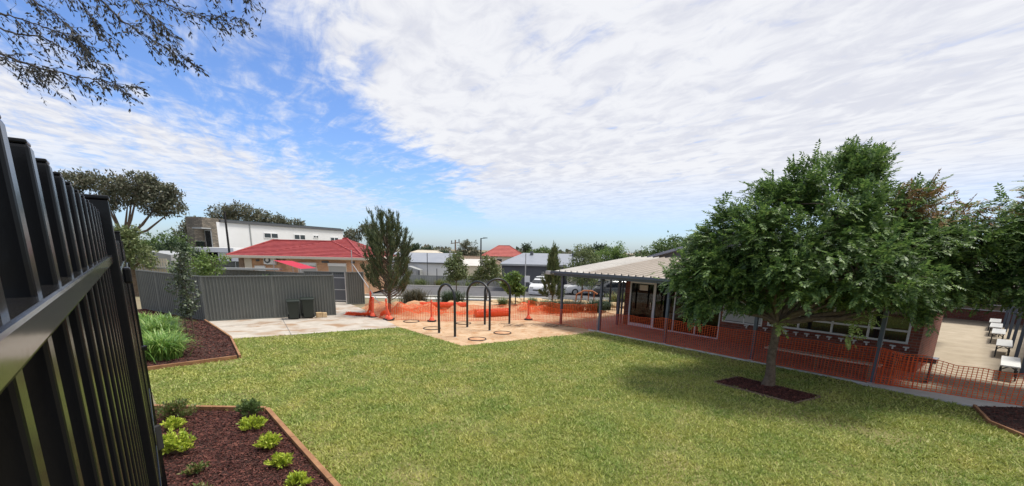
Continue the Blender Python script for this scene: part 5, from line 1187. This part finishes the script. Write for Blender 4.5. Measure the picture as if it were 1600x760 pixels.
f = part('balcony_door', MB().box(1.1, 1.95, 1.33, 1.396, 3.7, 6.1), M['fencegrey2'], t); part('pane', MB().box(1.2, 1.85, 1.3, 1.328, 3.8, 6.0), M['glass'], f)
part('balustrade', MB().box(.9, 2.0, 0.02, .05, 3.9, 4.75), M['glass'], t); part('handrail', MB().box(.9, 2.0, .0, .06, 4.76, 4.82), M['steel'], t)
part('lower_wall', MB().box(.2, 1.0, .6, 4, 0, 3.58), M['shed'], t)
t = thing('carport', 'flat white roofed carport with dark openings below the white house', 'carport', (-36.6, 51.8, -1.1))
part('roof', MB().box(-.6, 4.9, 0, 4, 3.55, 4.05), M['whitewall'], t); part('wall', MB().box(2.9, 5.2, .3, 4, 0, 3.55), M['whitewall'], t); part('wall', MB().box(-.6, -.1, .2, 4, 0, 3.55), M['fencegrey2'], t)
part('dark_opening', MB().box(-.1, 2.9, 3.0, 3.2, 0, 3.55), M['glass'], t); part('post', MB().box(1.4, 1.65, .2, .45, 0, 3.55), M['fencegrey2'], t)  # dark sheet at the back paints the shade of the carport opening
# lamps
def lamp(label, x, y, H, z0, arm, m='rubber', w=.05):
    t = thing('street_lamp', label, 'street lamp', (x, y, z0)); part('pole', MB().tube([(0, 0, 0), (0, 0, H)], [w*1.4, w], 10), M[m], t); d_ = 1 if arm > 0 else -1
    part('arm', MB().tube([(0, 0, H-.05), (arm*.5, 0, H), (arm, 0, H+.02)], w*.6, 6), M[m], t)
    part('lamp_head', MB().box(min(arm*.5, arm*1.4), max(arm*.5, arm*1.4), -.14, .14, H, H+.09), M[m], t, bevel=.02)
lamp('black street lamp rising in front of the white house', -24.85, 40, 6.9, -.9, .05, w=.075)
lamp('far street lamp with short arm left of the faded red roof', -4.35, 60, 6.1, -1.3, .6, w=.08)

# ------------------------------------------------------------------ across the road, centre
t = thing('charcoal_shed', 'long charcoal shed with light grey hipped roof behind the white van', 'shed', (1.6, 46.5, gz(46.5)-.1))
part('wall', MB().box(-2.85, 9.5, 0, 8, 0, 2.85), M['shed'], t)
part('roof', MB().add([(-3.0, -.3, 2.86), (9.7, -.3, 2.86), (9.7, 4, 3.95), (-.6, 4, 3.95), (-3, 8.3, 2.86), (9.7, 8.3, 2.86)], [(0, 1, 2, 3), (0, 3, 4), (3, 2, 5, 4)]), M['roofgrey'], t)
part('fascia', MB().box(-3.02, 9.72, -.34, -.31, 2.7, 2.87), M['fencegrey2'], t)
part('roller_door', MB().box(1.2, 3.6, -.03, -.004, 0, 2.2), M['cardark'], t)
for x in (.3, 4.8): part('roof_vent', MB().tube([(x, 3.2, 3.7), (x, 3.2, 4.15)], .18, 8), M['shed'], t)
t = thing('grey_shed', 'second grey roofed shed right of the slender conifer', 'shed', (6.8, 44, gz(44)-.1))
part('wall', MB().box(-1.4, 4.5, 0, 1.9, 0, 2.6), M['cream'], t); part('roof', MB().add([(-1.7, -.3, 2.62), (4.7, -.3, 2.62), (4.7, 2.2, 3.5), (-1.7, 2.2, 3.5)], [(0, 1, 2, 3)]), M['roofgrey'], t)
t = thing('sign_pole', 'slim pale pole with a small white sign left of the white van', 'sign', (1.0, 39.5, gz(39.5)))
part('pole', MB().tube([(0, 0, 0), (0, 0, 3.6)], .045, 8), M['galv'], t); part('sign_plate', MB().box(-.05, .4, -.07, -.05, 1.15, 1.7), M['whitewall'], t, bevel=.01)
for dx, dy, h, lab in ((-9.2, 54.4, 2.1, 'thin dark post on the verge left of the yellow tuft'), (-11.0, 58, 4.0, 'slim dark pole before the pale sheds')):
    tag(part('verge_post', MB().tube([(dx, dy, gz(dy)), (dx, dy, gz(dy)+h)], .05, 6), M['shed']), lab, 'post')
def house(name, label, x, y, w, d, ze, zr, wall, roof, ridge=.5, wins=(), rows=6, cat='house'):
    z0 = gz(y); t = thing(name, label, cat, (x, y, z0)); part('wall', MB().box(-w/2+.4, w/2-.4, 0, d, 0, ze-z0), M[wall], t)
    hip('roof', t, -w/2, w/2, -.4, d+.4, ze-z0+.02, -w/2*ridge, w/2*ridge, d/2, zr-z0, roof, rows)
    for a, b, z0_, z1_ in wins:
        f = part('window', MB().box(a-.08, b+.08, -.04, -.003, z0_-.08, z1_+.08), M['white'], t); part('pane', MB().box(a, b, -.06, -.042, z0_, z1_), M['glass'], f)
    return t
house('far_house', 'cream walled house with faded red hip roof beyond the charcoal shed', -2.1, 90, 8.9, 9, 2.1, 4.2, 'cream', 'tile_far', .25, [(-3.2, -2.2, 1.5, 2.9), (-1.2, -.3, 1.5, 2.9), (.8, 1.6, 1.5, 2.9), (2.3, 3.1, 1.5, 2.9)], 8)
house('far_house', 'cream low hip roofed house on the left skyline, partly behind shrubs', -18.2, 92, 10, 9, 1.6, 2.9, 'cream', 'cream', .4)
house('far_house', 'grey brown roofed house between the lamp and the pale sheds', -6.9, 78, 10, 8, .9, 2.1, 'cream', 'timber_grey', .5)
t = thing('pale_shed', 'white walled long shed with grey skillion roof across the road', 'shed', (-13.0, 59.5, -1.35))
part('wall', MB().box(-5.5, 4.5, 0, 6, 0, 2.9), M['whitewall'], t); part('roof', MB().add([(-5.8, -.3, 2.95), (4.7, -.3, 2.95), (4.7, 6.5, 4.1), (-5.8, 6.5, 4.1)], [(0, 1, 2, 3)]), M['roofgrey'], t)
part('gutter', MB().box(-5.8, 4.7, -.42, -.31, 2.82, 2.96), M['shed'], t)
t = thing('garden_shed', 'small pale gable roofed shed left of the long white shed', 'shed', (-13.2, 57.0, -1.3))
part('wall', MB().extrude([(-1.4, 0), (1.4, 0), (1.4, 2.0), (0, 2.45), (-1.4, 2.0)], 'y', 0, 2), M['fencegrey2'], t); part('door', MB().box(-.0, .95, -.04, -.004, 0, 1.85), M['galv'], t); part('trim', MB().box(1.25, 1.42, -.05, -.004, 0, 2.0), M['shed'], t)
t = thing('cream_garage', 'cream gable garage behind the second street tree', 'shed', (-6.4, 66, -1.35))
part('wall', MB().box(-3, 3, 0, 6, 0, 2.4), M['cream'], t); part('roof', MB().add([(-3.3, -.3, 2.42), (3.3, -.3, 2.42), (3.3, 3, 3.3), (-3.3, 3, 3.3)], [(0, 1, 2, 3)]), M['roofw'], t)
t = thing('utility_pole', 'distant utility pole above the left street tree', 'pole', (-9.6, 75, -1.3)); part('pole', MB().tube([(0, 0, 0), (0, 0, 6.1)], [.16, .11], 8), M['timber_grey'], t)
part('crossarm', MB().bar((-.75, 0, 5.5), (.75, 0, 5.75), .12), M['timber_grey'], t); part('insulator', MB().tube([(-.6, 0, 5.6), (-.6, 0, 6.0)], .08, 6), M['shed'], t); part('insulator', MB().tube([(.6, 0, 5.8), (.6, 0, 6.2)], .08, 6), M['shed'], t)
t = thing('palisade', 'light steel pole standing above the left street tree', 'pole', (-5.1, 36.5, gz(36.5))); part('pole', MB().tube([(0, 0, 0), (0, 0, 3.6)], .05, 6), M['galv'], t)

# vehicles: body section lofted along its length
def car(name, label, x, y, rz, L, Wd, H, m, hatch=True):
    t = thing(name, label, 'car', (x, y, gz(y)), rz)
    # side profile (x forward, z) lower body and cabin, with rounding in plan by rings
    xs = [-L/2, -L/2+.06, -L*.42, -L*.2, 0, L*.12, L*.24, L*.36, L*.45, L/2-.05, L/2]
    top = [.55*H, .82*H, .97*H, H, H, .985*H, .87*H, .66*H, .58*H, .48*H, .38*H] if hatch else [.5*H, .62*H, .9*H, H, .98*H, .9*H, .7*H, .62*H, .58*H, .5*H, .4*H]
    V = []; n = 12; rings = []
    for i, xx in enumerate(xs):
        e = 1-.10*(abs(xx)/(L/2))**4; w = Wd/2*e; z1 = top[i]; belt = min(z1, .56*H); tw = w*(.82 if z1 > .7*H else .93)
        ring_ = [(w*.92, .2), (w, .34), (w*1.0, belt*.85), (w*.975, belt), (tw*(.98), belt+(z1-belt)*.85), (tw*.82, z1), (-tw*.82, z1), (-tw*.98, belt+(z1-belt)*.85), (-w*.975, belt), (-w, belt*.85), (-w, .34), (-w*.92, .2)]
        V += [(xx, yy, zz) for yy, zz in ring_]
    F = [(i*n+k, i*n+(k+1) % n, (i+1)*n+(k+1) % n, (i+1)*n+k) for i in range(len(xs)-1) for k in range(n)]+[tuple(range(n)), tuple(reversed(range((len(xs)-1)*n, len(xs)*n)))]
    mb = MB().add(V, F); o = part('body', mb, M[m], t, bevel=.03, smooth=True)
    wy = Wd*.395
    part('windscreen', MB().add([(L*.145, -wy*.94, .965*H), (L*.145, wy*.94, .965*H), (L*.352, wy*1.02, .70*H), (L*.352, -wy*1.02, .70*H)], [(0, 3, 2, 1)]), M['glass'], t).location = (.035, 0, .012)
    for s in (-1, 1):
        w0 = part('side_window', MB().add([(-L*.36, s*(Wd*.478), .60*H), (L*.27, s*(Wd*.478), .60*H), (L*.12, s*(Wd*.43), .92*H), (-L*.33, s*(Wd*.43), .92*H)], [(0, 1, 2, 3)]), M['glass'], t); w0.location = (0, s*.012, 0)
        part('headlight', MB().box(L/2-.28, L/2-.02, s*Wd*.30-.16, s*Wd*.30+.16, .40*H, .49*H), M['steel'], t, bevel=.03)
        part('mirror', MB().box(L*.22, L*.26, s*(Wd*.49), s*(Wd*.58), .60*H, .68*H), M[m], t, bevel=.02)
        for xx in (-L*.31, L*.31):
            w_ = part('wheel', MB().tube([(xx, s*(Wd/2-.20), .31), (xx, s*(Wd/2+.005), .31)], .31, 20), M['rubber'], t); part('rim', MB().tube([(xx, s*(Wd/2+.004), .31), (xx, s*(Wd/2+.012), .31)], .19, 14), M['galv'], w_)
    part('grille', MB().box(L/2-.03, L/2+.012, -.4, .4, .3*H, .36*H), M['rubber'], t, bevel=.01); part('bumper', MB().box(L/2-.1, L/2+.03, -Wd*.44, Wd*.44, .2, .26*H), M[m], t, bevel=.03)
    part('number_plate', MB().box(L/2+.03, L/2+.04, -.2, .2, .26, .37), M['whitewall'], t)
    return t
car('white_van', 'white people mover parked facing the yard beside the charcoal shed', 2.75, 41.6, rad(-108), 4.3, 1.75, 1.66, 'car')
car('parked_car', 'silver car half hidden behind the veranda corner posts', 6.9, 43, rad(-170), 4.3, 1.75, 1.5, 'car', False)
car('parked_car', 'dark small car behind the tall arch under the veranda', 8.9, 40.5, rad(-175), 4.0, 1.7, 1.45, 'cardark')
